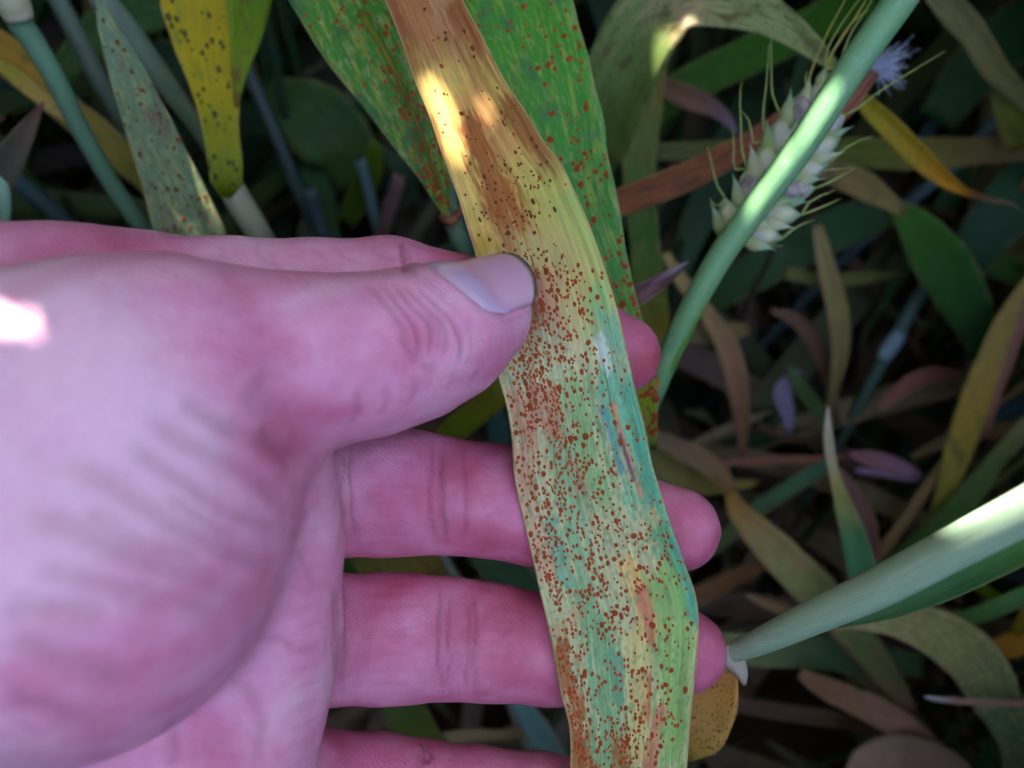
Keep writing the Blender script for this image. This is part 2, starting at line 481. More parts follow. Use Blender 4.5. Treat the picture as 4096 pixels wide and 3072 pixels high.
def near_ray(Q, tol):
    k = np.linspace(0, len(Q) - 1, (len(Q) - 1) * 5 + 1)
    Q = np.stack([np.interp(k, np.arange(len(Q)), Q[:, c]) for c in range(3)], 1)
    v = Q[:, None] - FLECK_P[None]
    t = v @ np.array(SUN_DIR)
    d = np.linalg.norm(v - t[..., None] * np.array(SUN_DIR), axis=-1)
    return bool(np.any((d < tol) & (t > 0.01)))

def make_undergrowth():
    R = random.Random(11); rs = np.random.RandomState(3)
    # dead leaves lying criss-cross low between the stems
    H = Heap()
    tans = [(150, 132, 104), (120, 98, 80), (158, 142, 112), (104, 88, 78), (132, 108, 98), (90, 100, 76), (64, 84, 64), (74, 96, 84), (112, 114, 86)]
    for k in range(620):
        c = np.array([R.uniform(-0.55, 0.55), R.uniform(-0.15, 1.0), 0])
        a = R.uniform(0, 2 * math.pi); L = R.uniform(0.08, 0.24); z0 = R.uniform(0.008, 0.10) if R.random() < .75 else R.uniform(.1, .17)
        t = np.linspace(-0.5, 0.5, 9)
        P = np.stack([c[0] + np.cos(a + t * R.uniform(-1, 1)) * t * L, c[1] + np.sin(a + t * R.uniform(-1, 1)) * t * L, z0 + R.uniform(-.07, .07) * t + 0.03 * (0.25 - t * t) * R.uniform(-1, 2)], 1)
        P[:, 2] = np.maximum(P[:, 2], 0.004)
        wd = R.uniform(0.004, 0.011) * (1 - (2 * t) ** 4 * 0.8)
        tw = R.uniform(-1, 1)
        N0 = np.stack([np.sin(t * 3 * tw), np.cos(t * 2 * tw) * 0.3 * tw, np.ones_like(t)], 1)
        H.add(*blade_world(P, wd, N0), R.choice(tans))
    H.build('leaf_litter', multi_mat('litter', 0.15), 'dead wheat leaves lying criss-cross low between the stems', 'leaf litter')
    # the standing crop around: stems and long leaves, in deep shade
    H = Heap()
    greens = [(58, 92, 52), (66, 102, 62), (74, 104, 76), (84, 104, 60), (52, 80, 54), (110, 112, 62), (140, 122, 76)]
    hand_c = np.array(W(1200, 2000, 125))
    made = 0
    for k in range(3500):
        x, y = R.uniform(-1.1, 1.1), R.uniform(-0.7, 1.5)
        if math.hypot(x, y) < 0.07: continue
        hgt = R.uniform(0.42, 0.72)
        lean = np.array([R.uniform(-.05, .05), R.uniform(-.05, .05)])
        t = np.linspace(0, 1, 8)
        P = np.stack([x + lean[0] * t * t, y + lean[1] * t * t, hgt * t], 1)
        bad = lambda Q: inside_view(Q, 330) or near_ray(Q, .012) or np.any(np.linalg.norm(Q - np.array([0, 0, CAM_H]), axis=1) < 0.17) or np.any(np.linalg.norm(Q - hand_c, axis=1) < 0.12)
        # stems that would stand before the lens are cut down to what stays below
        while len(P) > 2 and bad(P): P = P[:-1]
        if len(P) < 3: continue
        col = R.choice(greens)
        Vt, f, _, _ = tube_geo_c(P, np.full(len(P), R.uniform(0.0013, 0.0021)), 6, False)
        H.add(Vt, f, col)
        top = P[-1, 2]
        for j in range(4):
            zb = R.uniform(0.25, 0.98) * top
            b = np.array([np.interp(zb, P[:, 2], P[:, 0]), np.interp(zb, P[:, 2], P[:, 1]), zb])
            a = R.uniform(0, 6.283); L = R.uniform(0.14, 0.28); up = R.uniform(0.25, 0.95); droop = R.uniform(0.3, 1.3)
            s = np.linspace(0, 1, 10)
            Q = b + np.stack([np.cos(a) * L * s, np.sin(a) * L * s, L * (up * s - droop * s * s)], 1)
            if Q[:, 2].min() < 0.01 or bad(Q): continue
            wd = R.uniform(0.009, 0.017) * np.minimum(1, (1 - s) * 3.0) ** 0.8 * np.minimum(1, 0.4 + s * 4) + 0.0006
            tw = R.uniform(-1.2, 1.2)
            N0 = np.stack([-np.sin(a) * np.sin(tw * s), np.cos(a) * np.sin(tw * s), np.cos(tw * s)], 1) + 0.01
            H.add(*blade_world(Q, wd, N0), col if zb > .2 else R.choice(tans))
        made += 1
    H.build('wheat_crop', multi_mat('crop', 0.2), 'dense standing wheat stems and leaves in deep shade behind everything', 'wheat crop')
make_undergrowth()
# ------------------------------------------------------------------ the hand (one continuous surface from a blended distance field)
def seg_c(p):
    """(px,py,depth,rpx) -> centre in mm, radius in mm"""
    return cs(p[0], p[1], p[2]), p[3] * p[2] / F

FINGERS = {
    'index': [(300, 1230, 118, 310), (560, 1190, 124, 262), (900, 1168, 130, 218), (1250, 1172, 136, 214), (1560, 1170, 140, 219),
              (1880, 1238, 145, 205), (2150, 1300, 147, 188), (2330, 1358, 148, 176), (2482, 1418, 149, 160)],
    'middle': [(1120, 1960, 128, 250), (1330, 1975, 140, 250), (1530, 1968, 144, 251), (1640, 1968, 145, 244), (1800, 1985, 147, 226), (1960, 2000, 148.5, 224),
               (2150, 2035, 150, 224), (2400, 2082, 151, 206), (2560, 2102, 151, 190), (2712, 2119, 150, 168)],
    'ring': [(1100, 2545, 128, 250), (1320, 2556, 140, 252), (1530, 2553, 144, 251), (1640, 2550, 145, 246), (1800, 2552, 147, 233), (1960, 2568, 148.5, 226),
             (2200, 2598, 150, 212), (2450, 2605, 151, 192), (2600, 2606, 151, 178), (2742, 2604, 150, 163)],
    'little': [(1040, 3130, 130, 235), (1270, 3165, 141, 232), (1500, 3165, 145, 219), (1680, 3180, 147, 204), (1900, 3205, 148.5, 203), (2150, 3220, 149.5, 196),
               (2400, 3232, 150, 172), (2560, 3240, 149, 150)],
}
THUMB = [(60, 1650, 98, 560), (420, 1560, 101, 500), (690, 1478, 105, 450), (930, 1462, 109, 392), (1160, 1448, 112.5, 352), (1330, 1438, 115.5, 333), (1480, 1420, 118, 322),
         (1640, 1380, 121, 303), (1780, 1325, 124, 276), (1905, 1262, 127, 222)]
PALM = [   # cones (a, b)
    ((300, 1230, 118, 310), (-900, 1250, 104, 460)),
    ((1000, 1960, 126, 290), (-900, 1750, 106, 520)),
    ((1000, 2500, 126, 290), (-900, 2150, 108, 520)),
    ((900, 2950, 126, 300), (-850, 2500, 108, 520)),
    ((700, 3250, 120, 360), (-800, 2700, 104, 520)),
    # pads below the fingers
    ((1060, 1900, 121, 250), (1085, 2200, 121, 248)),
    ((1085, 2200, 121, 248), (1060, 2560, 121, 250)),
    ((1060, 2560, 121, 250), (985, 2860, 121, 265)),
    ((985, 2860, 121, 265), (920, 3180, 122, 275)),
    # wrist and forearm, out of the picture
    ((-900, 1500, 106, 640), (-2000, 2100, 98, 700)),
    ((-850, 2300, 108, 640), (-2000, 2500, 98, 700)),
]
THENAR = [(( 430, 1900, 106, 760), (250, 2150, 103, 830)), ((250, 2150, 103, 830), (-350, 2250, 98, 800)), ((-350, 2250, 98, 800), (-900, 2050, 100, 620))]
ARM = [(np.array([-96., -22., -100.]), 27.0), (np.array([-150., -36., -92.]), 29.0), (np.array([-260., -70., -70.]), 36.0)]

NAIL_A, _ra = seg_c((1480, 1420, 118, 322))
NAIL_B, _rb = seg_c((1905, 1262, 127, 222))

def build_hand():
    H = 0.62
    xs_f = np.arange(-66, 46, H)
    left = [-66.0]; st = H
    while left[-1] > -300:
        st = min(st * 1.08, 4.0); left.append(left[-1] - st)
    xs = np.concatenate([np.array(left[:0:-1]), xs_f]).astype(np.float32)
    ys = np.arange(-112, 40, H).astype(np.float32)
    zs = np.arange(-172, -66, H).astype(np.float32)
    shape = (len(xs), len(ys), len(zs))
    def cone_into(D, a, ra, b, rb, k):
        """smooth-min a tapered capsule into field D (only in its neighbourhood)"""
        m = 14.0
        lo = np.minimum(a - ra, b - rb) - m; hi = np.maximum(a + ra, b + rb) + m
        i0, i1 = np.searchsorted(xs, [lo[0], hi[0]]); j0, j1 = np.searchsorted(ys, [lo[1], hi[1]]); l0, l1 = np.searchsorted(zs, [lo[2], hi[2]])
        if i1 <= i0 or j1 <= j0 or l1 <= l0: return
        X = xs[i0:i1, None, None] - np.float32(a[0]); Y = ys[None, j0:j1, None] - np.float32(a[1]); Z = zs[None, None, l0:l1] - np.float32(a[2])
        ba = (b - a).astype(np.float32); L2 = float(ba @ ba) + 1e-9
        t = np.clip((X * ba[0] + Y * ba[1] + Z * ba[2]) / np.float32(L2), 0, 1)
        d = np.sqrt((X - t * ba[0]) ** 2 + (Y - t * ba[1]) ** 2 + (Z - t * ba[2]) ** 2) - (np.float32(ra) + t * np.float32(rb - ra))
        sub = D[i0:i1, j0:j1, l0:l1]
        if np.isscalar(k) and k <= 0:
            np.minimum(sub, d, out=sub); return
        kk = np.float32(k)
        h = np.maximum(kk - np.abs(sub - d), 0) / kk
        sub[...] = np.minimum(sub, d) - h * h * kk * np.float32(0.25)
    def new(): return np.full(shape, 60.0, np.float32)
    D = new()
    for a, b in PALM:
        (ca, ra), (cb, rb) = seg_c(a), seg_c(b); cone_into(D, ca, ra, cb, rb, 6.0)
    for (ca, ra), (cb, rb) in zip(ARM[:-1], ARM[1:]): cone_into(D, ca, ra, cb, rb, 12.0)
    for a, b in THENAR:
        (ca, ra), (cb, rb) = seg_c(a), seg_c(b); cone_into(D, ca, ra, cb, rb, 5.0)
    T = new()
    for a, b in zip(THUMB[:-1], THUMB[1:]):
        (ca, ra), (cb, rb) = seg_c(a), seg_c(b); cone_into(T, ca, ra, cb, rb, 1.5)
    def smin_all(A, B, k):
        h = np.maximum(k - np.abs(A - B), 0) / k
        return np.minimum(A, B) - h * h * k * np.float32(0.25)
    # blend the thumb root strongly with the palm, its free end not at all
    kx = np.clip((5.0 - xs) / 40.0, 0, 1); kx = (0.3 + 7.5 * kx * kx * (3 - 2 * kx)).astype(np.float32)[:, None, None]
    fx = np.clip((-18.0 - xs) / 14.0, 0, 1); fx = (0.25 + 4.0 * fx).astype(np.float32)[:, None, None]
    for nm, chain in FINGERS.items():
        G = new()
        for a, b in zip(chain[:-1], chain[1:]):
            (ca, ra), (cb, rb) = seg_c(a), seg_c(b); cone_into(G, ca, ra, cb, rb, 1.5)
        D = smin_all(D, G, fx)
    D = smin_all(D, T, kx)
    # ---- surface nets
    S = D < 0
    corners = [(i, j, k) for i in (0, 1) for j in (0, 1) for k in (0, 1)]
    cnt = np.zeros(tuple(s - 1 for s in shape), np.int8)
    for i, j, k in corners: cnt += S[i:shape[0] - 1 + i, j:shape[1] - 1 + j, k:shape[2] - 1 + k]
    act = (cnt > 0) & (cnt < 8)
    ci = np.argwhere(act)
    index = np.full(act.shape, -1, np.int32); index[act] = np.arange(len(ci))
    cv = np.stack([D[ci[:, 0] + i, ci[:, 1] + j, ci[:, 2] + k] for i, j, k in corners], 1)
    acc = np.zeros((len(ci), 3)); num = np.zeros(len(ci))
    cor = np.array(corners, float)
    for a in range(8):
        for b in range(a + 1, 8):
            if np.abs(cor[a] - cor[b]).sum() != 1: continue
            m = (cv[:, a] < 0) != (cv[:, b] < 0)
            t = cv[m, a] / (cv[m, a] - cv[m, b])
            acc[m] += cor[a] + (cor[b] - cor[a]) * t[:, None]; num[m] += 1
    g = ci + acc / num[:, None]
    def interp(arr, v):
        i = np.clip(np.floor(v).astype(int), 0, len(arr) - 2); return arr[i] + (arr[i + 1] - arr[i]) * (v - i)
    V = np.stack([interp(xs.astype(float), g[:, 0]), interp(ys.astype(float), g[:, 1]), interp(zs.astype(float), g[:, 2])], 1)
    quads = []
    for ax in range(3):
        o1, o2 = [(1, 2), (2, 0), (0, 1)][ax]
        s0 = [slice(None)] * 3; s1 = [slice(None)] * 3
        s0[ax] = slice(0, -1); s1[ax] = slice(1, None)
        for s in (s0, s1):
            s[o1] = slice(1, -1); s[o2] = slice(1, -1)
        A, B = S[tuple(s0)], S[tuple(s1)]
        e = np.argwhere(A != B); flip = A[tuple(e.T)]
        base = e.copy(); base[:, o1] += 1; base[:, o2] += 1
        def cell(d1, d2):
            q = base.copy(); q[:, o1] -= d1; q[:, o2] -= d2
            return index[q[:, 0], q[:, 1], q[:, 2]]
        Q = np.stack([cell(1, 1), cell(0, 1), cell(0, 0), cell(1, 0)], 1)
        Q = np.where(flip[:, None], Q, Q[:, ::-1])
        quads.append(Q)
    Q = np.concatenate(quads)
    Q = Q[(Q >= 0).all(1)]
    # light smoothing
    def smooth(V, it, w):
        e = np.concatenate([Q[:, [0, 1]], Q[:, [1, 2]], Q[:, [2, 3]], Q[:, [3, 0]]])
        e = np.concatenate([e, e[:, ::-1]])
        deg = np.bincount(e[:, 0], minlength=len(V)).astype(float)[:, None]
        for _ in range(it):
            s = np.stack([np.bincount(e[:, 0], weights=V[e[:, 1], c], minlength=len(V)) for c in range(3)], 1)
            V = V + w * (s / np.maximum(deg, 1) - V)
        return V
    V = smooth(V, 4, 0.5)
    def normals(V):
        n = np.cross(V[Q[:, 2]] - V[Q[:, 0]], V[Q[:, 3]] - V[Q[:, 1]])
        N = np.zeros_like(V)
        for c in range(4):
            for k in range(3): N[:, k] += np.bincount(Q[:, c], weights=n[:, k], minlength=len(V))
        return N / (np.linalg.norm(N, axis=1)[:, None] + 1e-12)
    N = normals(V)
    if (N * V).sum(1)[np.argmax(V[:, 2])] > 0: Q = Q[:, ::-1]; N = -N
    return V, N, Q, smooth, normals

def dense(poly, n=80):
    return catmull(np.array(poly, float), n)

def detail_hand(V, N, Q, smooth, normals):
    bvh = bvhtree.BVHTree.FromPolygons([tuple(v) for v in V], [tuple(int(i) for i in q) for q in Q])
    kd = kdtree.KDTree(len(V))
    for i, v in enumerate(V): kd.insert(v, i)
    kd.balance()
    def hit(px, py):
        d = Vector(cs(px, py, 1.0)).normalized()
        h = bvh.ray_cast(Vector((0, 0, 0)), d)
        return h[0]
    red = np.zeros(len(V)); disp = np.zeros(len(V)); line = np.zeros(len(V))
    def crease(poly, w, depth, rd=0.5, n=90, ridge=0.0):
        best = {}
        pts = dense(poly, n)
        for k, (x, y) in enumerate(pts):
            h = hit(x, y)
            if h is None: continue
            fade = min(1.0, k / (n * 0.15), (n - 1 - k) / (n * 0.15))
            for co, i, dist in kd.find_range(h, w * 2.6):
                if (N[i] @ np.array(h)) < 0 and (i not in best or best[i][0] > dist): best[i] = (dist, fade)
        for i, (dist, fade) in best.items():
            g = math.exp(-(dist / w) ** 2)
            sh = math.exp(-((dist - 1.7 * w) / (0.8 * w)) ** 2)
            disp[i] += fade * (-depth * g + ridge * depth * sh)
            line[i] = max(line[i], fade * g * rd)
    R = random.Random(4)
    # finger joint creases, seen on the palm side
    for yt, yb, x0, bow in ((1745, 2195, 1748, -14), (1750, 2200, 1778, 8), (1770, 2205, 1858, 10), (1760, 2200, 1378, 12), (1770, 2190, 1412, 14),
                            (2320, 2795, 1765, -10), (2330, 2790, 1795, 12), (2345, 2785, 1870, 8), (2335, 2790, 1892, 10), (2325, 2790, 1372, 24), (2340, 2780, 1335, 18),
                            (2960, 3060, 1690, 8), (2965, 3060, 1712, 8)):
        n_ = 7
        pl = [(x0 + bow * math.sin(math.pi * k / (n_ - 1)) + R.uniform(-9, 9), yt + (yb - yt) * k / (n_ - 1)) for k in range(n_)]
        c0_, c1_ = R.uniform(0, .25), R.uniform(.75, 1)
        crease(pl, R.uniform(.32, .46), R.uniform(.2, .34), R.uniform(.6, .9), ridge=0.25)
        crease([pl[int(c0_ * 6)], pl[3], pl[int(c1_ * 6)]], .8, .18, .3)
        for k in range(3):
            yy = R.uniform(yt + 40, yb - 60); xx = x0 + R.uniform(-40, 40)
            crease([(xx, yy), (xx + R.uniform(-12, 12), yy + 40), (xx + R.uniform(-18, 18), yy + R.uniform(70, 150))], .3, .1, .3, n=40)
    # softer valley at the joints
    for yt, yb, x0 in ((1750, 2200, 1800), (2325, 2790, 1825), (1760, 2200, 1385), (2330, 2790, 1365)):
        crease([(x0, yt), (x0, (yt + yb) / 2), (x0, yb)], 2.6, 0.8, 0.25)
    # index: joint line and side wrinkles
    crease([(1604, 955), (1612, 1020), (1618, 1100)], 0.5, 0.5, 0.9, ridge=0.2)
    crease([(1600, 960), (1640, 1040), (1660, 1115)], 0.4, 0.22, 0.4)
    for x in (880, 1010, 1060, 1250, 1330, 1480):
        y0_ = R.uniform(965, 1000)
        crease([(x + R.uniform(-25, 25), y0_), (x + R.uniform(10, 50), y0_ + 45), (x + R.uniform(30, 110), y0_ + R.uniform(70, 110))], R.uniform(.3, .5), R.uniform(.05, .12), 0.25)
    # thumb: wrinkles at the joint below the nail
    arcs = [[(1570, 1125), (1640, 1215), (1722, 1300), (1722, 1390), (1690, 1440)],
            [(1610, 1130), (1690, 1215), (1770, 1290), (1790, 1370), (1760, 1450)],
            [(1520, 1120), (1590, 1210), (1660, 1300), (1680, 1400), (1650, 1465)],
            [(1660, 1140), (1740, 1215), (1820, 1300), (1850, 1390), (1825, 1470)],
            [(1470, 1130), (1540, 1210), (1610, 1310), (1640, 1420)],
            [(1700, 1240), (1755, 1330), (1740, 1420)], [(1590, 1330), (1690, 1460), (1760, 1480)]]
    for k, a in enumerate(arcs): crease(a, 0.5, 0.28 if k < 4 else 0.18, 0.5, ridge=0.3)
    for x in (1420, 1540, 1650, 1800, 1900):      # folds on the pulp side of the thumb
        crease([(x, 1560 - (x - 1400) * 0.18), (x + 15, 1640 - (x - 1400) * 0.3), (x - 20, 1720 - (x - 1400) * 0.38)], 0.55, 0.2, 0.35)
    for k in range(9):
        x = 1880 + k * 24
        crease([(x, 1330 + R.uniform(-10, 10)), (x + 10, 1400), (x - 30, 1470)], 0.3, 0.07, 0.15)
    # root of the thumb: the deep fold and the web
    crease([(1240, 1830), (1170, 1720), (1090, 1600), (1010, 1500)], 3.2, 0.7, 0.3)
    crease([(1255, 1850), (1150, 1800), (1050, 1700)], 1.4, 0.5, 0.6)
    crease([(1235, 1850), (1130, 1815), (1000, 1740), (880, 1690)], 1.6, 0.35, 0.45)
    # ball of the thumb: slanting folds
    for a, dp, w in (([(560, 1640), (760, 1760), (960, 1870), (1190, 2060)], 0.42, 1.1), ([(500, 1760), (700, 1900), (900, 2020), (1180, 2120)], 0.5, 1.0),
                  ([(250, 1800), (480, 1960), (760, 2120), (1120, 2280)], 0.42, 1.3), ([(300, 2020), (560, 2160), (840, 2260)], 0.35, 1.3),
                  ([(60, 2060), (300, 2130), (560, 2240), (1000, 2380)], 0.3, 1.5), ([(0, 2420), (250, 2440), (480, 2440)], 0.45, 1.5),
                  ([(0, 2560), (160, 2620), (330, 2690), (560, 2730)], 0.4, 1.4), ([(700, 1600), (860, 1680), (1010, 1760)], 0.35, 1.0),
                  ([(100, 2250), (420, 2330), (700, 2450)], 0.3, 1.4), ([(0, 2780), (260, 2850), (450, 2900)], 0.3, 1.5),
                  ([(640, 1950), (800, 2060), (1000, 2180)], 0.3, 0.9), ([(430, 2400), (640, 2400), (900, 2480)], 0.3, 1.3)):
        crease([(x + R.uniform(-18, 18), y + R.uniform(-18, 18)) for x, y in a], w * R.uniform(.7, 1.2), dp * 0.55, 0.42)
    # palm lines
    crease([(1005, 2560), (1120, 2555), (1190, 2600), (1290, 2590)], 0.6, 0.22, 0.4)
    crease([(900, 2700), (1000, 2780), (1040, 2900), (1020, 3072)], 0.9, 0.25, 0.4)
    crease([(690, 2870), (680, 2960), (690, 3072)], 1.0, 0.5, 0.5)
    crease([(1170, 2180), (1220, 2260), (1260, 2380)], 0.6, 0.15, 0.3)
    for k in range(14):
        y = 1940 + k * 78
        crease([(1310 - abs(y - 2250) * 0.06, y), (1240, y + 22 + R.uniform(-12, 12)), (1150, y + 36 + R.uniform(-20, 20))], 0.4, 0.10, 0.22)
    # fine cross lines on the finger pads
    for (y0, y1, xa, xb) in ((1780, 2180, 1420, 1720), (2360, 2770, 1420, 1730), (1800, 2200, 1900, 2080), (2400, 2770, 1920, 2160)):
        for k in range(7):
            y = y0 + (y1 - y0) * (k + R.random() * 0.7) / 7
            crease([(xa + R.uniform(0, 40), y), ((xa + xb) / 2, y + R.uniform(-14, 14)), (xb - R.uniform(0, 60), y + R.uniform(-16, 16))], 0.34, 0.09, 0.22)
    # ---- the nail bed: sink the skin under the nail
    tax = NAIL_B - NAIL_A; L = np.linalg.norm(tax); tax = tax / L
    s, th, rad = nail_coords(V)
    m = nail_mask(s, th)
    disp += -0.75 * m
    rim = nail_rim(s, th)
    disp += 0.28 * rim
    line = np.maximum(line, 0.35 * rim)
    # broad tones
    def tone(px, py, r_mm, amt):
        h = hit(px, py)
        if h is None: return
        d = np.linalg.norm(V - np.array(h), axis=1)
        red[:] += amt * np.exp(-(d / r_mm) ** 2)
    for a in ((1090, 1600, 10, .4), (1180, 1790, 7, .35), (980, 1480, 9, .25), (1250, 1250, 9, -.15), (1500, 1550, 8, .15), (1700, 1330, 5, .35), (1980, 1440, 5, .35),
              (250, 1650, 14, -.45), (100, 2000, 14, -.45), (500, 1950, 12, -.3), (900, 2050, 7, .2), (620, 2420, 9, .3), (250, 2480, 9, .3), (1000, 2330, 6, .25),
              (120, 1250, 12, -.35), (2600, 1450, 5, .35), (2800, 2200, 5, .2), (1500, 1990, 6, .35), (1510, 2560, 5, .15), (850, 2900, 8, .15), (200, 960, 12, .35), (600, 1000, 9, .3),
              (500, 2900, 10, .2), (1250, 2700, 6, .1)):
        tone(*a)
    nz = fbm(V[:, 0] * 0.16 + V[:, 2] * 0.1 + 30, V[:, 1] * 0.16 + V[:, 2] * 0.07 + 40, 11, 3) - 0.5
    red += nz * 0.9
    red += 0.5 * sm(-V[:, 2], 127, 140)  # deeper red on the fingers behind: palmar skin tone plus painted shade
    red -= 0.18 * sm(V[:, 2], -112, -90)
    V = V + N * disp[:, None]
    V = V + N * ((fbm(V[:, 0] * 0.35 + V[:, 2] * .2 + 50, V[:, 1] * 0.35 + 50, 3, 2) - 0.5) * 0.22)[:, None]
    return V, np.clip(0.35 + red * 0.6, 0, 1), np.clip(line, 0, 1), bvh

# ---- nail frame: axis of the last thumb joint, nail facing up and towards the viewer
NAIL_PHI = math.radians(46)
_t = NAIL_B - NAIL_A; _L = np.linalg.norm(_t); _t = _t / _L
_mid_pt = (NAIL_A + NAIL_B) / 2
_v = -_mid_pt / np.linalg.norm(_mid_pt); _v = _v - _t * (_v @ _t); _v /= np.linalg.norm(_v)
_s = np.cross(_t, _v); _s = _s if _s[1] > 0 else -_s
NAIL_N = _v * math.cos(NAIL_PHI) + _s * math.sin(NAIL_PHI)
NAIL_E = _s * math.cos(NAIL_PHI) - _v * math.sin(NAIL_PHI)       # towards the upper (far) edge
NAIL_W = math.radians(54)
def nail_s0(q):     # proximal fold, q = theta / NAIL_W in -1..1 (+1 = far upper edge)
    return _L * 0.60 + np.where(q < 0, 4.2 * np.abs(q) ** 1.7 + 2.2 * np.clip((np.abs(q) - .78) / .22, 0, 1) ** 2, 1.0 * q ** 2)
def nail_s1(q):     # free edge
    return _L + _rb * 0.93 - np.where(q < 0, 2.6 * np.abs(q) ** 2.4, 4.4 * np.abs(q) ** 2.4)
def nail_coords(V):
    r = V - NAIL_A
    s = r @ _t
    w = r - s[:, None] * _t
    a = w @ NAIL_N; b = w @ NAIL_E
    return s, np.arctan2(b, a), np.hypot(a, b)
def sm(x, lo, hi):
    t = np.clip((x - lo) / (hi - lo), 0, 1); return t * t * (3 - 2 * t)
def nail_mask(s, th):
    q = th / NAIL_W; qc = np.clip(q, -1, 1)
    return sm(1.0 - np.abs(q), -0.06, 0.05) * sm(s - nail_s0(qc), -0.3, 0.5) * (s < _L + _rb + 2)
def nail_rim(s, th):
    q = th / NAIL_W; qc = np.clip(q, -1, 1)
    lat = np.exp(-((np.abs(q) - 1.10) / 0.07) ** 2) * sm(s - nail_s0(qc), -2, 1) * (s < _L + _rb * 0.7)
    prox = np.exp(-((s - nail_s0(qc) + 0.9) / 0.7) ** 2) * (np.abs(q) < 1.08)
    return np.maximum(lat, prox)

def skin_material():
    q = NT('skin')
    tone = q.a('ShaderNodeAttribute', attribute_name='tone')
    sep = q.a('ShaderNodeSeparateColor', {0: tone.outputs[0]})
    co = q.a('ShaderNodeTexCoord').outputs['Object']
    n1 = q.noise(co, 190.0, 4, 0.6)
    n2 = q.noise(co, 650.0, 3, 0.6)
    f = q.math('ADD', sep.outputs[0], q.math('MULTIPLY', q.math('SUBTRACT', n1, 0.5), 0.55))
    r = q.a('ShaderNodeValToRGB'); q.ln(f, r.inputs[0])
    els = [(0.0, (242, 188, 206)), (0.4, (230, 148, 178)), (0.72, (212, 110, 142)), (1.0, (190, 84, 100))]
    while len(r.color_ramp.elements) < 4: r.color_ramp.elements.new(0.5)
    for e, (p, c) in zip(r.color_ramp.elements, els): e.position = p; e.color = (*lin(c), 1)
    base = q.mix(q.math('MULTIPLY', sep.outputs[1], 0.62), r.outputs[0], lin((140, 62, 70)))
    fine = q.math('ADD', 0.93, q.math('MULTIPLY', n2, 0.14))
    base = q.mix(1.0, base, q.a('ShaderNodeCombineColor', {0: fine, 1: fine, 2: fine}).outputs[0], 'MULTIPLY')
    # ridged skin relief
    ridges = q.a('ShaderNodeTexWave', {'Scale': 950.0, 'Distortion': 14.0, 'Detail': 2.0, 'Detail Scale': 0.35, 'Detail Roughness': 0.5}, wave_type='BANDS', bands_direction='DIAGONAL')
    q.ln(co, ridges.inputs[0])
    vor = q.a('ShaderNodeTexVoronoi', {'Scale': 1300.0}, feature='DISTANCE_TO_EDGE'); q.ln(co, vor.inputs['Vector'])
    h = q.math('ADD', q.math('MULTIPLY', ridges.outputs[1], 0.45), q.math('ADD', q.math('MULTIPLY', q.sstep(vor.outputs[0], 0.0, 0.25), 0.35), q.math('MULTIPLY', n2, 0.8)))
    b = q.a('ShaderNodeBump', {'Strength': 0.42, 'Distance': 0.00016, 'Height': h})
    p = q.a('ShaderNodeBsdfPrincipled', {'Base Color': base, 'Roughness': q.math('ADD', 0.42, q.math('MULTIPLY', n1, 0.22)), 'Normal': b.outputs[0],
            'Subsurface Weight': 0.3, 'Subsurface Radius': (1.0, 0.35, 0.22), 'Subsurface Scale': 0.0016, 'Specular IOR Level': 0.38})
    q.ln(p.outputs[0], q.out.inputs[0])
    return q.m

def nail_material():
    q = NT('thumb_nail')
    un = q.a('ShaderNodeUVMap', uv_map='unit').outputs[0]
    sep = q.a('ShaderNodeSeparateXYZ', {0: un})
    nz = q.noise(q.map(un, (3, 3, 1)), 1.0, 3)
    v = q.math('ADD', sep.outputs[1], q.math('MULTIPLY', q.math('SUBTRACT', nz, 0.5), 0.05))
    r = q.a('ShaderNodeValToRGB'); q.ln(v, r.inputs[0])
    els = [(0.0, (214, 176, 196)), (0.22, (206, 172, 200)), (0.36, (214, 158, 180)), (0.88, (212, 160, 182)), (0.93, (196, 168, 168)), (0.965, (128, 98, 96)), (1.0, (92, 66, 66))]
    while len(r.color_ramp.elements) < len(els): r.color_ramp.elements.new(0.5)
    for e, (p, c) in zip(r.color_ramp.elements, els): e.position = p; e.color = (*lin(c), 1)
    ridg = q.noise(q.map(un, (60, 1.2, 1)), 1.0, 2)
    b = q.a('ShaderNodeBump', {'Strength': 0.25, 'Distance': 0.0001, 'Height': ridg})
    p = q.a('ShaderNodeBsdfPrincipled', {'Base Color': r.outputs[0], 'Roughness': 0.24, 'Normal': b.outputs[0], 'Subsurface Weight': 0.3,
            'Subsurface Radius': (1.0, 0.4, 0.3), 'Subsurface Scale': 0.001, 'Specular IOR Level': 0.5})
    q.ln(p.outputs[0], q.out.inputs[0])
    return q.m

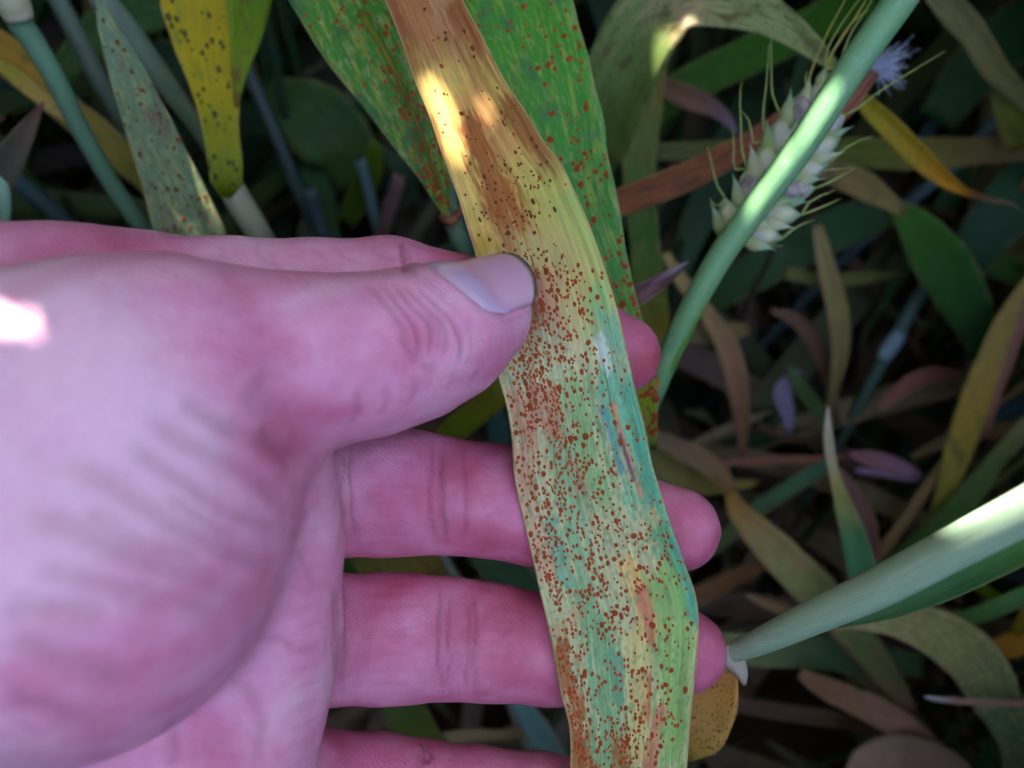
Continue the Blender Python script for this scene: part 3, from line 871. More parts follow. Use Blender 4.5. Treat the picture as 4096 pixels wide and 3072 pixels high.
def make_hand():
    V, N, Q, smooth, normals = build_hand()
    V, red, line, bvh = detail_hand(V, N, Q, smooth, normals)
    Wv = to_world(V)
    org = Vector(to_world(np.array([-96., -22., -100.])))
    o = mesh_obj('person', Wv, Q, skin_material(), origin=org, cols={'tone': np.stack([red, line, np.zeros_like(red)], 1)})
    tag(o, 'left hand, bare, thumb and fingers pinching the rust-spotted leaf', 'hand')
    # nail plate
    nu, nv = 33, 30
    q = np.linspace(-1, 1, nu)[None, :]; v = np.linspace(0, 1, nv)[:, None]
    s = nail_s0(q) + (nail_s1(q) - nail_s0(q)) * v
    Rn = np.zeros(s.shape)
    for i in range(nv):
        for j in range(nu):
            th_ = q[0, j] * NAIL_W
            o_ = NAIL_A + min(s[i, j], _L * 0.97) * _t; d_ = math.cos(th_) * NAIL_N + math.sin(th_) * NAIL_E
            h = bvh.ray_cast(Vector(o_), Vector(d_))
            Rn[i, j] = (h[3] if h[0] is not None else 9.0) - 0.10 * max(0.0, s[i, j] - _L * 0.97)
    for _ in range(6):
        Rp = np.pad(Rn, 1, mode='edge'); Rn = (Rp[1:-1, 1:-1] * 2 + Rp[:-2, 1:-1] + Rp[2:, 1:-1] + Rp[1:-1, :-2] + Rp[1:-1, 2:]) / 6
    Rn = Rn - 0.12 - 0.5 * sm(0.10 - v, 0, 0.10) - 0.35 * sm(np.abs(q), .88, 1.0)
    flat = 1 - 0.02 * (1 - q ** 2)
    th = q * NAIL_W
    P = NAIL_A + s[..., None] * _t + (Rn * flat * np.cos(th))[..., None] * NAIL_N + (Rn * np.sin(th) * np.ones_like(s))[..., None] * NAIL_E
    Nn = np.cos(th)[..., None] * NAIL_N + np.sin(th)[..., None] * NAIL_E + 0 * P
    top = P + Nn * 0.12; bot = P - Nn * 0.35
    idx = np.arange(nu * nv).reshape(nv, nu); o2 = nu * nv
    a, b, c, d = idx[:-1, :-1].ravel(), idx[:-1, 1:].ravel(), idx[1:, 1:].ravel(), idx[1:, :-1].ravel()
    f = [np.stack([a, b, c, d], 1), np.stack([d, c, b, a], 1) + o2]
    for e in (idx[0], idx[-1][::-1], idx[:, 0][::-1], idx[:, -1]):
        f.append(np.stack([e[:-1], e[:-1] + o2, e[1:] + o2, e[1:]], 1))
    un = np.stack(np.broadcast_arrays((q + 1) / 2, v), -1).reshape(-1, 2)
    mesh_obj('thumb_nail', to_world(np.concatenate([top.reshape(-1, 3), bot.reshape(-1, 3)])), np.concatenate(f), nail_material(), parent=o, uv2=np.concatenate([un, un]))
    return o, bvh

hand, hand_bvh = make_hand()
# ------------------------------------------------------------------ the held leaf
LEFT = np.array([(1330, -600), (1430, -300), (1541, 0), (1606, 166), (1635, 253), (1671, 354), (1715, 456), (1751, 564), (1794, 687), (1830, 781), (1867, 904), (1899, 1005),
        (1930, 1150), (1960, 1330), (1993, 1502), (2025, 1616), (2040, 1700), (2052, 1800), (2056, 1900), (2085, 2040), (2118, 2180), (2158, 2360), (2192, 2500), (2222, 2660), (2244, 2775),
        (2262, 2840), (2277, 2899), (2283, 2985), (2281, 3072), (2290, 3300), (2300, 3600)], float)
RIGHT = np.array([(1620, -600), (1740, -280), (1852, 0), (1917, 123), (1968, 224), (2026, 333), (2091, 427), (2134, 499), (2185, 579), (2243, 651), (2293, 752), (2351, 882), (2410, 1040),
        (2465, 1217), (2505, 1388), (2550, 1592), (2579, 1700), (2611, 1860), (2641, 1960), (2690, 2110), (2749, 2279), (2782, 2370), (2795, 2450), (2793, 2560), (2782, 2692), (2762, 2870),
        (2749, 3072), (2735, 3300), (2720, 3600)], float)
DEPTH = np.array([(-600, 160), (-300, 150), (0, 144), (400, 139.5), (800, 137), (1100, 136.2), (1350, 136.2), (1600, 137.4), (1900, 139.2), (2150, 139.7), (2500, 139.6), (2800, 138.8), (3072, 138.5), (3600, 141)], float)

def edge_dense(E):
    return catmull(E, 1600)
LD, RD = edge_dense(LEFT), edge_dense(RIGHT)
def held_leaf_grid(nr=520, nc=81):
    k = np.linspace(0, len(LD) - 1, nr).astype(int)
    cen = (LD[k] + RD[k]) / 2
    ker = np.ones(25) / 25
    pad = np.pad(cen, ((12, 12), (0, 0)), mode='reflect', reflect_type='odd')
    cen = np.stack([np.convolve(pad[:, i], ker, 'valid') for i in range(2)], 1)
    T = np.gradient(cen, axis=0); T /= np.linalg.norm(T, axis=1)[:, None]
    def at(E):
        d = (E[None] - cen[:, None]); a = np.abs((d * T[:, None]).sum(-1)) + 0.02 * np.linalg.norm(d, axis=-1)
        p = E[np.argmin(a, 1)]
        pd = np.pad(p, ((4, 4), (0, 0)), mode='edge')
        return np.stack([np.convolve(pd[:, i], np.ones(9) / 9, 'valid') for i in range(2)], 1)
    Lp, Rp = at(LD), at(RD)
    u = np.linspace(0, 1, nc)
    px = Lp[:, None, 0] * (1 - u) + Rp[:, None, 0] * u
    py = Lp[:, None, 1] * (1 - u) + Rp[:, None, 1] * u
    dep = np.interp(cen[:, 1], DEPTH[:, 0], DEPTH[:, 1])
    dep = np.convolve(np.pad(dep, (20, 20), mode='edge'), np.ones(41) / 41, 'valid')
    uu = 2 * u - 1
    cup = -1.1 * (uu ** 2 - 0.3) + 0.35 * np.exp(-((uu + 0.1) / 0.08) ** 2)
    rip = 0.35 * (fbm(cen[:, 1][:, None] / 260 + 9, uu[None] * 0.9 + 9, 21, 2) - 0.5) * 2 * (np.abs(uu[None]) ** 1.5)
    folds = 0.10 * np.sin(uu * 26 + 0.6)[None] * (0.5 + fbm(cen[:, 1][:, None] / 400 + 3, uu[None] * 2 + 7, 31, 2))
    d = dep[:, None] + cup[None] + rip + folds
    d[:, 0] -= 0.15; d[:, -1] -= 0.1
    return px, py, d, u

def paint(px, py, base, strokes, seed=1):
    """layered pigment: strokes are (polyline px, half width px, colour, strength, streak)"""
    out = np.broadcast_to(lin_np(base), px.shape + (3,)).copy()
    # distort lookup along the veins for ragged, streaky borders (veins run along the leaf)
    for si, (poly, hw, col, st, streak) in enumerate(strokes):
        Pn = np.array(poly, float)
        best = np.full(px.shape, 1e9)
        for a, b in zip(Pn[:-1], Pn[1:]):
            ab = b - a; t = np.clip(((px - a[0]) * ab[0] + (py - a[1]) * ab[1]) / (ab @ ab), 0, 1)
            best = np.minimum(best, np.hypot(px - a[0] - t * ab[0], py - a[1] - t * ab[1]))
        w = fbm(U_ACROSS * 34 + si * 9.7, V_ALONG * 5 + si * 3.1, seed + si, 3) - 0.5
        w2 = fbm(U_ACROSS * 80 + si * 5.7, V_ALONG * 16 + si * 1.7, seed + 50 + si, 2) - 0.5
        f = np.exp(-np.maximum(best + (w * 2.4 + w2 * 1.2) * streak * hw, 0) ** 2 / hw ** 2)
        f = np.clip((f - 0.25) / 0.5, 0, 1) * st
        out = out * (1 - f[..., None]) + lin_np(col) * f[..., None]
    return out

lpx, lpy, ldep, lu = held_leaf_grid()
LC = cs(lpx, lpy, ldep)
_arc = np.concatenate([[0], np.cumsum(np.linalg.norm(np.diff(LC[:, LC.shape[1] // 2], axis=0), axis=1))])
U_ACROSS = np.broadcast_to(lu[None], lpx.shape); V_ALONG = np.broadcast_to((_arc / 20.0)[:, None], lpx.shape)
STROKES = [
    # upper part: dry brown, then yellow
    ([(1640, -300), (1700, 0), (1790, 300), (1900, 520)], 260, (172, 118, 84), 1.0, 0.25),
    ([(1500, -100), (1560, 60), (1650, 300), (1700, 420)], 60, (140, 84, 58), 0.8, 0.4),
    ([(1740, -200), (1780, 60), (1870, 250)], 60, (196, 148, 112), 0.8, 0.7),
    ([(1840, 60), (1960, 330), (2080, 560)], 70, (146, 92, 62), 0.85, 0.6),
    ([(1820, 520), (1900, 760), (2000, 980), (2060, 1080)], 330, (200, 170, 104), 0.95, 0.3),
    ([(1760, 330), (1790, 480), (1830, 640), (1870, 760)], 85, (216, 182, 116), 0.9, 0.4),
    ([(1900, 420), (1980, 600)], 90, (196, 146, 98), 0.8, 0.6),
    ([(1720, 480), (1800, 740), (1870, 960), (1900, 1050)], 26, (164, 100, 62), 0.85, 0.5),
    ([(1880, 520), (1960, 680), (2010, 850), (2040, 1000), (2100, 1180)], 66, (150, 88, 54), 0.9, 0.7),
    ([(2050, 430), (2140, 560), (2210, 680)], 60, (140, 88, 54), 0.85, 0.5),
    ([(2030, 780), (2090, 930), (2140, 1060)], 90, (160, 98, 58), 0.85, 0.8),
    ([(1930, 1010), (1960, 1120)], 70, (176, 140, 70), 0.7, 0.6),
    ([(2200, 760), (2300, 960), (2340, 1080)], 110, (186, 178, 106), 0.9, 0.5),
    ([(2290, 800), (2370, 980), (2430, 1130)], 60, (166, 184, 112), 0.7, 0.7),
    # around the pinch: tan with a brown smear beside the thumb
    ([(2180, 1120), (2240, 1400), (2280, 1600)], 230, (190, 172, 118), 0.95, 0.4),
    ([(2120, 1130), (2140, 1250), (2130, 1420), (2080, 1560)], 72, (112, 64, 44), 0.95, 0.5),
    ([(2100, 1500), (2130, 1560), (2200, 1640)], 95, (150, 98, 72), 0.85, 0.6),
    ([(2200, 1150), (2230, 1350), (2260, 1480)], 60, (188, 142, 116), 0.75, 0.9),
    ([(2380, 1200), (2430, 1400), (2470, 1600)], 70, (150, 180, 122), 0.9, 0.6),
    ([(2440, 1290), (2490, 1500), (2540, 1700)], 52, (104, 166, 136), 0.95, 0.7),
    # lower half: pale straw, green streaks, teal edge
    ([(2260, 1700), (2330, 2050), (2420, 2400), (2500, 2800), (2520, 3200)], 420, (190, 190, 148), 0.95, 0.2),
    ([(2080, 1600), (2110, 1760), (2090, 1900)], 70, (186, 134, 108), 0.85, 0.8),
    ([(2190, 1580), (2240, 1760), (2290, 1960)], 62, (174, 122, 98), 0.8, 0.9),
    ([(2060, 1850), (2130, 2060), (2170, 2280)], 60, (200, 160, 132), 0.75, 0.9),
    ([(2300, 1560), (2360, 1800), (2400, 1960)], 64, (146, 178, 120), 0.85, 1.0),
    ([(2240, 1800), (2290, 2000), (2300, 2100)], 52, (136, 174, 130), 0.8, 1.2),
    ([(2400, 1360), (2440, 1500), (2475, 1600)], 24, (206, 212, 196), 0.85, 0.8),
    ([(2460, 1560), (2520, 1760), (2580, 1960)], 86, (116, 174, 136), 0.9, 0.8),
    ([(2530, 1560), (2580, 1760), (2640, 1960), (2700, 2140), (2750, 2280)], 50, (98, 162, 130), 0.95, 0.6),
    ([(2410, 1640), (2450, 1780), (2480, 1880)], 16, (70, 140, 140), 0.7, 0.8),
    ([(2450, 1620), (2490, 1760), (2530, 1880), (2560, 1980)], 14, (204, 150, 120), 0.95, 0.5),
    ([(2480, 1740), (2515, 1850), (2535, 1920)], 9, (116, 74, 92), 0.95, 0.4),
    ([(2200, 2080), (2230, 2200), (2270, 2330)], 30, (116, 172, 142), 0.85, 0.7),
    ([(2300, 2160), (2330, 2320), (2360, 2460)], 48, (134, 174, 132), 0.75, 1.0),
    ([(2660, 2150), (2730, 2320), (2770, 2450)], 64, (110, 168, 122), 0.9, 0.7),
    ([(2700, 2160), (2770, 2350), (2785, 2480)], 26, (74, 150, 130), 0.8, 0.6),
    ([(2640, 2360), (2690, 2560), (2700, 2760), (2690, 3000)], 92, (146, 180, 110), 0.9, 0.7),
    ([(2360, 2480), (2420, 2680), (2440, 2900), (2420, 3100)], 78, (126, 168, 122), 0.85, 1.0),
    ([(2460, 2620), (2480, 2800)], 34, (92, 142, 112), 0.7, 1.0),
    ([(2330, 2360), (2360, 2520)], 40, (140, 170, 122), 0.7, 1.0),
    ([(2520, 2260), (2570, 2420), (2600, 2540)], 40, (214, 176, 116), 0.8, 0.9),
    ([(2560, 2360), (2590, 2470), (2600, 2560)], 26, (196, 124, 100), 0.9, 0.7),
    ([(2580, 2700), (2590, 2800), (2580, 2880)], 24, (184, 104, 82), 0.9, 0.7),
    ([(2640, 2850), (2610, 2960), (2590, 3100)], 28, (206, 130, 106), 0.9, 0.6),
    ([(2540, 2560), (2560, 2760), (2540, 3000)], 44, (208, 192, 128), 0.7, 0.9),
    ([(2240, 2600), (2270, 2740), (2300, 2860)], 48, (156, 90, 54), 0.9, 0.9),
    ([(2300, 2960), (2330, 3072), (2340, 3200)], 62, (160, 92, 54), 0.9, 0.9),
    ([(2480, 2990), (2500, 3072), (2500, 3200)], 48, (152, 92, 50), 0.8, 1.0),
    ([(2230, 2520), (2300, 2480)], 40, (196, 160, 122), 0.6, 0.9),
]
pig = paint(lpx, lpy, (196, 180, 120), STROKES)
# pale thickened margin
mar = np.exp(-(np.minimum(U_ACROSS, 1 - U_ACROSS) / 0.012) ** 2)[..., None]
pig = pig * (1 - 0.6 * mar) + lin_np((222, 196, 150)) * 0.6 * mar
# dark-green fleck lines left between the veins
fl = fbm(U_ACROSS * 70, V_ALONG * 26, 77, 2); zone = sm(lpy, 1150, 1600)
fm = (sm(fl, 0.60, 0.70) * zone * 0.5)[..., None]
pig = pig * (1 - fm) + lin_np((104, 128, 92)) * fm
vein = fbm(U_ACROSS * 120, V_ALONG * 2.2, 301, 2)[..., None]; blo = fbm(U_ACROSS * 9, V_ALONG * 4, 311, 3)[..., None]
pig = sat(pig, 1.18) * (0.80 + 0.56 * vein + 0.36 * blo)

def closed_sheet(C, thick):
    """camera-space grid (n, m, 3) -> closed thin sheet"""
    n, m = C.shape[:2]
    du = np.gradient(C, axis=1); dv = np.gradient(C, axis=0)
    N = np.cross(du, dv); N /= np.linalg.norm(N, axis=-1)[..., None] + 1e-12
    N *= np.sign((-(N * C).sum(-1)))[..., None]
    th = np.full((n, m, 1), thick); th[:, 0] *= 0.4; th[:, -1] *= 0.4
    idx = np.arange(n * m).reshape(n, m); o = n * m
    a, b, c, d = idx[:-1, :-1].ravel(), idx[:-1, 1:].ravel(), idx[1:, 1:].ravel(), idx[1:, :-1].ravel()
    f = [np.stack([d, c, b, a], 1), np.stack([a, b, c, d], 1) + o]
    for e in (idx[0][::-1], idx[-1], idx[:, 0], idx[:, -1][::-1]):
        f.append(np.stack([e[:-1], e[:-1] + o, e[1:] + o, e[1:]], 1)[:, ::-1])
    return np.concatenate([(C + N * th).reshape(-1, 3), (C - N * th).reshape(-1, 3)]), np.concatenate(f), N

def pustule_mesh(name, mat):
    """one raised, ragged oval spore heap, unit sized"""
    rs = np.random.RandomState(len(name) * 7)
    ns = 11
    th = np.linspace(0, 2 * np.pi, ns, endpoint=False)
    V = []
    lob = 1 + 0.13 * np.cos(th * rs.randint(2, 4) + rs.uniform(0, 6)) + rs.uniform(-0.07, 0.07, ns)
    for r, z in ((1.0, -0.15), (0.86, 0.2), (0.45, 0.36)):
        rr = r * lob
        V += [(x, y, z * rs.uniform(.7, 1.2)) for x, y in zip(rr * np.cos(th), rr * np.sin(th))]
    V.append((0, 0, 0.34))
    f = []
    for k in range(2):
        for i in range(ns):
            j = (i + 1) % ns
            f.append((k * ns + i, k * ns + j, (k + 1) * ns + j, (k + 1) * ns + i))
    f += [(2 * ns + i, 2 * ns + (i + 1) % ns, 3 * ns) for i in range(ns)]
    me = bpy.data.meshes.new(name)
    me.from_pydata(V, [], f); me.polygons.foreach_set('use_smooth', np.ones(len(f), bool))
    me.materials.append(mat); me.update()
    return me, np.array(V), f
rust_mat = plain_mat('rust_spores', (194, 92, 46), (156, 66, 36), rough=0.85, scale=2500, bump=0.6, spec=0.15)
rust_dark_mat = plain_mat('dark_rust_spores', (140, 80, 48), (104, 58, 36), rough=0.85, scale=2500, bump=0.6, spec=0.15)
PUST = [pustule_mesh('pustule' + 'abcdefg'[:k], rust_mat) for k in range(8)]
PUST_D = [pustule_mesh('pustule' + 'abcdefg'[:k], rust_dark_mat) for k in range(8)]

def add_pustules(parent, frames, n_single, meshes, mat):
    """frames: (centre cs mm, axis along, axis across, normal, r_long, r_wide); the largest become parts, the rest one joined part"""
    frames = sorted(frames, key=lambda f: -f[4] * f[5])
    pl = parent.location
    for k, (c, t, s, n, rl, rw) in enumerate(frames[:n_single]):
        me = meshes[k % len(meshes)][0]
        o = bpy.data.objects.new('pustule', me)
        Rm = R3 @ np.stack([t * rl, s * rw, n * min(rl, rw) * 0.6], 1) * 0.001
        w = to_world(c) - np.array(pl)
        o.matrix_local = Matrix(((*Rm[0], w[0]), (*Rm[1], w[1]), (*Rm[2], w[2]), (0, 0, 0, 1)))
        o.parent = parent
        COL.objects.link(o)
    rest = frames[n_single:]
    if not rest: return
    VV, FF, base = [], [], 0
    for k, (c, t, s, n, rl, rw) in enumerate(rest):
        _, V, f = meshes[k % len(meshes)]
        P = c + V[:, :1] * t * rl + V[:, 1:2] * s * rw + V[:, 2:] * n * min(rl, rw) * 0.6
        VV.append(P); FF += [tuple(i + base for i in q) for q in f]; base += len(V)
    o = mesh_obj('rust_spots', to_world(np.concatenate(VV)), FF, mat, parent=parent)
    o['kind'] = 'stuff'

def frame_on_grid(C, N, i, j, rl, rw, lift=0.1):
    t = C[min(i + 1, C.shape[0] - 1), j] - C[max(i - 1, 0), j]; t = t / np.linalg.norm(t)
    n = N[i, j]; s = np.cross(n, t); s /= np.linalg.norm(s)
    return (C[i, j] + n * lift, t, s, n, rl, rw)

def make_held_leaf():
    V, f, N = closed_sheet(LC, 0.11)
    uv = np.stack(np.broadcast_arrays(U_ACROSS * 1.9, (_arc / 10)[:, None]), -1).reshape(-1, 2)
    un = np.stack(np.broadcast_arrays(U_ACROSS, (_arc / _arc[-1])[:, None]), -1).reshape(-1, 2)
    mat = leaf_mat('rusted_leaf', None, use_attr=True, stripe=0.42, transl=0.18, rough=0.5)
    p2 = pig.reshape(-1, 3)
    root = mesh_obj('wheat_leaf', to_world(V), f, mat, origin=Vector(to_world(LC[0, LC.shape[1] // 2])), uvs=np.concatenate([uv, uv]), uv2=np.concatenate([un, un]),
                    cols={'pigment': np.concatenate([p2, p2])})
    tag(root, 'wide half-yellowed leaf blade covered in orange rust pustules, pinched by the thumb', 'leaf', None)
    # pustules
    rs = np.random.RandomState(12)
    dens = [  # polyline, half width, amount
        ([(1960, 560), (2030, 850), (2080, 1000), (2150, 1150)], 90, 1.5), ([(2100, 750), (2150, 1000)], 70, 1.0), ([(1760, 400), (1880, 800), (1950, 1000)], 70, .25),
        ([(2080, 450), (2180, 700)], 50, .35), ([(2200, 1100), (2260, 1350), (2300, 1550)], 110, 1.3), ([(2130, 1350), (2110, 1560)], 80, 3.0),
        ([(2080, 1600), (2110, 1900), (2160, 2200)], 70, 1.7), ([(2200, 1560), (2260, 1800), (2300, 2000)], 60, 3.0), ([(2390, 1550), (2450, 2000)], 110, .3),
        ([(2560, 1600), (2640, 2000), (2720, 2300)], 40, .28), ([(2330, 2150), (2370, 2350), (2420, 2500)], 60, 3.2), ([(2200, 2200), (2240, 2450)], 70, 1.3),
        ([(2300, 2450), (2320, 2560)], 60, 1.0), ([(2250, 2600), (2290, 2850)], 60, 4.0), ([(2310, 2950), (2330, 3080)], 70, 2.6), ([(2500, 2950), (2500, 3100)], 70, 1.8),
        ([(2400, 2600), (2460, 2900)], 90, .8), ([(2600, 2100), (2680, 2500), (2680, 2900)], 80, .4), ([(2500, 2100), (2580, 2500), (2590, 2900)], 80, .8), ([(2290, 2000), (2420, 2300)], 150, .5),
        ([(2350, 1700), (2480, 2150)], 80, .35), ([(1700, 0), (1900, 400)], 110, .12), ([(2240, 900), (2380, 1200)], 60, .3), ([(2000, 850), (2060, 1050)], 60, 1.2)]
    dm = np.zeros(lpx.shape)
    for poly, hw, amt in dens:
        best = np.full(lpx.shape, 1e9); Pn = np.array(poly, float)
        for a, b in zip(Pn[:-1], Pn[1:]):
            ab = b - a; t = np.clip(((lpx - a[0]) * ab[0] + (lpy - a[1]) * ab[1]) / (ab @ ab), 0, 1)
            best = np.minimum(best, np.hypot(lpx - a[0] - t * ab[0], lpy - a[1] - t * ab[1]))
        dm += amt * np.exp(-(best / hw) ** 2)
    dm *= np.where(lpy < 1080, .42, 1.0)
    dm *= 0.35 + 1.6 * sm(fbm(U_ACROSS * 16, V_ALONG * 9, 91, 2), 0.42, 0.6) * sm(fbm(U_ACROSS * 40, V_ALONG * 22, 191, 2), 0.3, 0.6) * 1.5
    dm *= (U_ACROSS > 0.02) & (U_ACROSS < 0.985) & (lpy > -150) & (lpy < 3150)
    p = dm.ravel() / dm.sum()
    cand = rs.choice(dm.size, 9000, p=p)
    frames, frames_d, taken = [], [], []
    nC = lpx.shape[1]
    grid = {}
    for cdx in cand:
        i, j = divmod(cdx, nC)
        x, y = lpx[i, j], lpy[i, j]
        r = float(np.clip(np.exp(rs.normal(1.9, .27)), 3.4, 13.5))
        if y < 1080: r *= .85
        key = (int(x // 40), int(y // 40)); ok = True
        for dx in (-1, 0, 1):
            for dy in (-1, 0, 1):
                for (xx, yy, r2) in grid.get((key[0] + dx, key[1] + dy), ()):
                    if math.hypot(x - xx, y - yy) < (r + r2) * 0.8: ok = False
        if not ok: continue
        grid.setdefault(key, []).append((x, y, r))
        mm = r * ldep[i, j] / F
        fr = frame_on_grid(LC, N, i, j, mm * rs.uniform(1.0, 1.6), mm * rs.uniform(.75, 1.0))
        (frames_d if (y < 1050 and rs.rand() < 0.75) else frames).append(fr)
        if len(frames) + len(frames_d) > 1700: break
    add_pustules(root, frames, 210, PUST, rust_mat)
    for o_d in (frames_d,):
        add_pustules(root, o_d, 50, PUST_D, rust_dark_mat)
    return root
held_leaf = make_held_leaf()
# ------------------------------------------------------------------ plants behind the hand
GREEN, DGREEN, TEAL = (92, 132, 66), (54, 88, 50), (104, 146, 122)
TAN, BROWN, PINK, OLIVE, OCHRE, STRAW = (176, 156, 112), (132, 92, 66), (176, 132, 120), (124, 132, 70), (190, 146, 72), (196, 176, 120)
RUST, DKSPOT = (140, 64, 36), (66, 52, 30)

def leaf(pts, ramp, label, name='wheat_leaf', cat='leaf', group='wheat leaves in the tangle', mkw=None, root=None, stem_c=((120, 142, 110), (150, 160, 120)), **kw):
    """a traced blade; with root=(dx,dy) it grows from a stem that goes down to the soil"""
    mat = leaf_mat(name + '_blade', ramp, **(mkw or {}))
    if root is None:
        o, info = ribbon(name, pts, mat, **kw)
        tag(o, label, cat, group)
        return o, info
    b = pts[-1]
    sp = to_ground(b[0], b[1], b[2] + 2, root[2], root[:2])
    base = W(*sp[-1][:3])
    e = empty(name, base)
    tag(e, label, cat, group)
    o, info = ribbon('blade', pts, mat, parent=e, **kw)
    tube('stem', sp, stem_mat('stem', *stem_c), parent=e, ns=10)
    return e, info

def stem(pts, c0, c1, label, name='wheat_stalk', group='wheat stems in the tangle', ground=True, **kw):
    P = list(pts)
    if ground:
        x, y, d, w = P[-1]; x0, y0, d0, w0 = P[-2]
        a, b = np.array(W(x0, y0, d0)), np.array(W(x, y, d)); dr = b - a; dr[2] = min(dr[2], -1e-3)
        dr = dr / np.linalg.norm(dr); dr = dr * 0.6 + np.array([0, 0, -0.4])
        k = (b[2] + 0.01) / -dr[2]
        g = b + dr * k; m = b + dr * k * 0.5
        for q in (m, g):
            X, Y, D = project(q); P.append((float(X), float(Y), float(D), w * d / float(D)))
    o = tube(name, P, stem_mat(name, c0, c1, **kw))
    tag(o, label, 'stalk', group)
    return o

# ---- left side
s1 = empty('wheat_stalk', W(1100, 1800, 340)); tag(s1, 'blue-green wheat stem with a pale cream joint, crossing before the yellow-tan leaf', 'stalk')
tube('culm', [(10, -160, 182, 100), (62, 60, 188, 100), (127, 158, 192, 92), (222, 317, 198, 84), (316, 506, 206, 76), (443, 728, 216, 70), (575, 925, 226, 70), (800, 1320, 262, 62), (1250, 2100, 420, 42), (1400, 2400, 520, 34)],
     stem_mat('stem_blue', (116, 158, 118), (124, 136, 146), ripple=0.25, bloom=0.15), parent=s1, ns=16)
tube('joint', [(20, -110, 181, 112), (28, -60, 182.5, 122), (48, -5, 184, 128), (66, 48, 186, 122), (80, 84, 187, 106)], plain_mat('joint', (206, 200, 168), (188, 180, 140), rough=.6, scale=150), parent=s1, ns=16, step=1.0)
stem([(150, -160, 238, 80), (234, 0, 244, 78), (316, 158, 250, 76), (411, 348, 258, 74), (506, 525, 268, 70), (600, 720, 282, 66)], (112, 128, 104), (104, 120, 100), 'dull grey-green wheat stem beside the spotted grey-green leaf', bloom=.1)
leaf([(330, -160, 205, 90), (418, 0, 212, 104, 10), (538, 158, 220, 98), (665, 335, 228, 84), (823, 557, 240, 66), (930, 760, 256, 50)], [(0, (132, 146, 130)), (1, (120, 134, 100))],
     'smooth grey-green leaf sheath between the spotted leaf and the yellow leaf', name='leaf_sheath', cat='leaf sheath', group=None, mkw=dict(stripe=.3, transl=.1), curl=-0.55, nc=9)
L4, i4 = leaf([(396, -60, 180, 8), (412, 60, 183, 52), (470, 200, 187, 108), (545, 380, 192, 160), (618, 560, 197, 190), (690, 740, 201, 222), (762, 945, 205, 262), (850, 1250, 214, 250), (950, 1600, 240, 200)],
     [(0, (116, 136, 106)), (.35, (122, 140, 104)), (.6, (112, 134, 104)), (1, (104, 130, 98))], 'grey-green leaf with scattered brown rust spots, standing next to the bright yellow leaf',
     mkw=dict(alt=(160, 160, 96), alt_amt=.45, mottle=.5, dark=(128, 104, 80), transl=.15), curl=0.18, nc=11, fold=0.1)
yl, _ = leaf([(770, -140, 196, 310), (786, 0, 198, 290), (807, 95, 199, 262), (828, 209, 200, 232), (860, 354, 201, 184), (884, 500, 202, 146), (902, 640, 203, 134), (908, 720, 204.5, 126), (906, 765, 205, 100), (902, 790, 206, 40)],
     [(0, (204, 178, 56)), (.5, (202, 184, 54)), (.85, (164, 168, 50)), (1, (124, 134, 42))], 'bright yellow leaf with dark brown specks, hanging above the fingers',
     mkw=dict(spots=(74, 66, 30), spot_scale=.5, spot_amt=1.0, transl=.4, alt=(160, 168, 54), alt_amt=.3, stripe=.35), curl=0.12, nc=15, wave=0.06, fold=0.1)
ys = tube('stem', [(900, 690, 210, 60), (925, 745, 209, 100), (960, 812, 211, 108), (1044, 950, 220, 100), (1200, 1250, 262, 84), (1500, 1900, 400, 54), (1650, 2300, 560, 40)], stem_mat('stem', (204, 200, 164), (136, 160, 124)), ns=14)
yf, _ = ribbon('folded_half', [(1004, -140, 197, 210, 12), (993, 0, 198.6, 178, 12), (990, 95, 199.6, 142, 12), (972, 209, 200.6, 96, 12), (952, 340, 201.4, 44, 8), (946, 430, 202, 16)], leaf_mat('fold_green', [(0, (128, 166, 48)), (1, (150, 162, 52))], transl=.4, spots=(96, 66, 30), spot_amt=.3, dark=(140, 92, 44)), curl=.1, nc=9)
for o in (ys, yf):
    o.location = o.location - yl.location; o.parent = yl
leaf([(-160, 130, 238, 150), (0, 205, 238, 158), (110, 300, 238, 140), (230, 405, 240, 120), (400, 545, 244, 130), (500, 640, 248, 110), (590, 750, 254, 60), (640, 830, 260, 20)],
     [(0, (176, 132, 76)), (.3, (186, 150, 84)), (.6, (150, 132, 66)), (1, (140, 128, 72))], 'orange-tan drying leaf passing behind the blue-green stem', mkw=dict(spots=(70, 46, 30), spot_amt=.25, dark=(120, 92, 46)), curl=.3)
leaf([(-150, 250, 232, 40), (0, 262, 233, 52), (110, 345, 234, 64), (200, 420, 236, 60), (300, 500, 240, 30)], [(0, (168, 160, 72)), (1, (196, 160, 104))], 'narrow yellow leaf edge with black specks along the orange-tan leaf',
     mkw=dict(spots=(40, 30, 24), spot_amt=.7, spot_scale=.8), curl=.2)
leaf([(176, 408, 212, 8), (130, 480, 214, 50), (70, 580, 216, 96), (0, 690, 220, 130), (-120, 860, 228, 140)], [(0, (124, 88, 76)), (.4, (112, 104, 90)), (1, (98, 100, 90))], 'small grey-brown leaf tip beside the back of the hand',
     mkw=dict(spots=RUST, spot_amt=.2), curl=.4)
leaf([(-40, 705, 190, 30), (5, 730, 190, 44), (18, 800, 191, 48), (20, 880, 193, 40), (10, 960, 196, 30)], [(0, (170, 196, 176)), (1, (140, 172, 140))], 'pale green glume tip peeking over the wrist side of the hand', name='glume', cat='glume', group=None, mkw=dict(transl=.3), curl=-.6)
stem([(-60, 600, 262, 76), (60, 715, 268, 74), (253, 886, 282, 70), (420, 1060, 300, 66)], (84, 108, 108), (78, 100, 100), 'dark blue-green stem just above the back of the hand', bloom=.05)
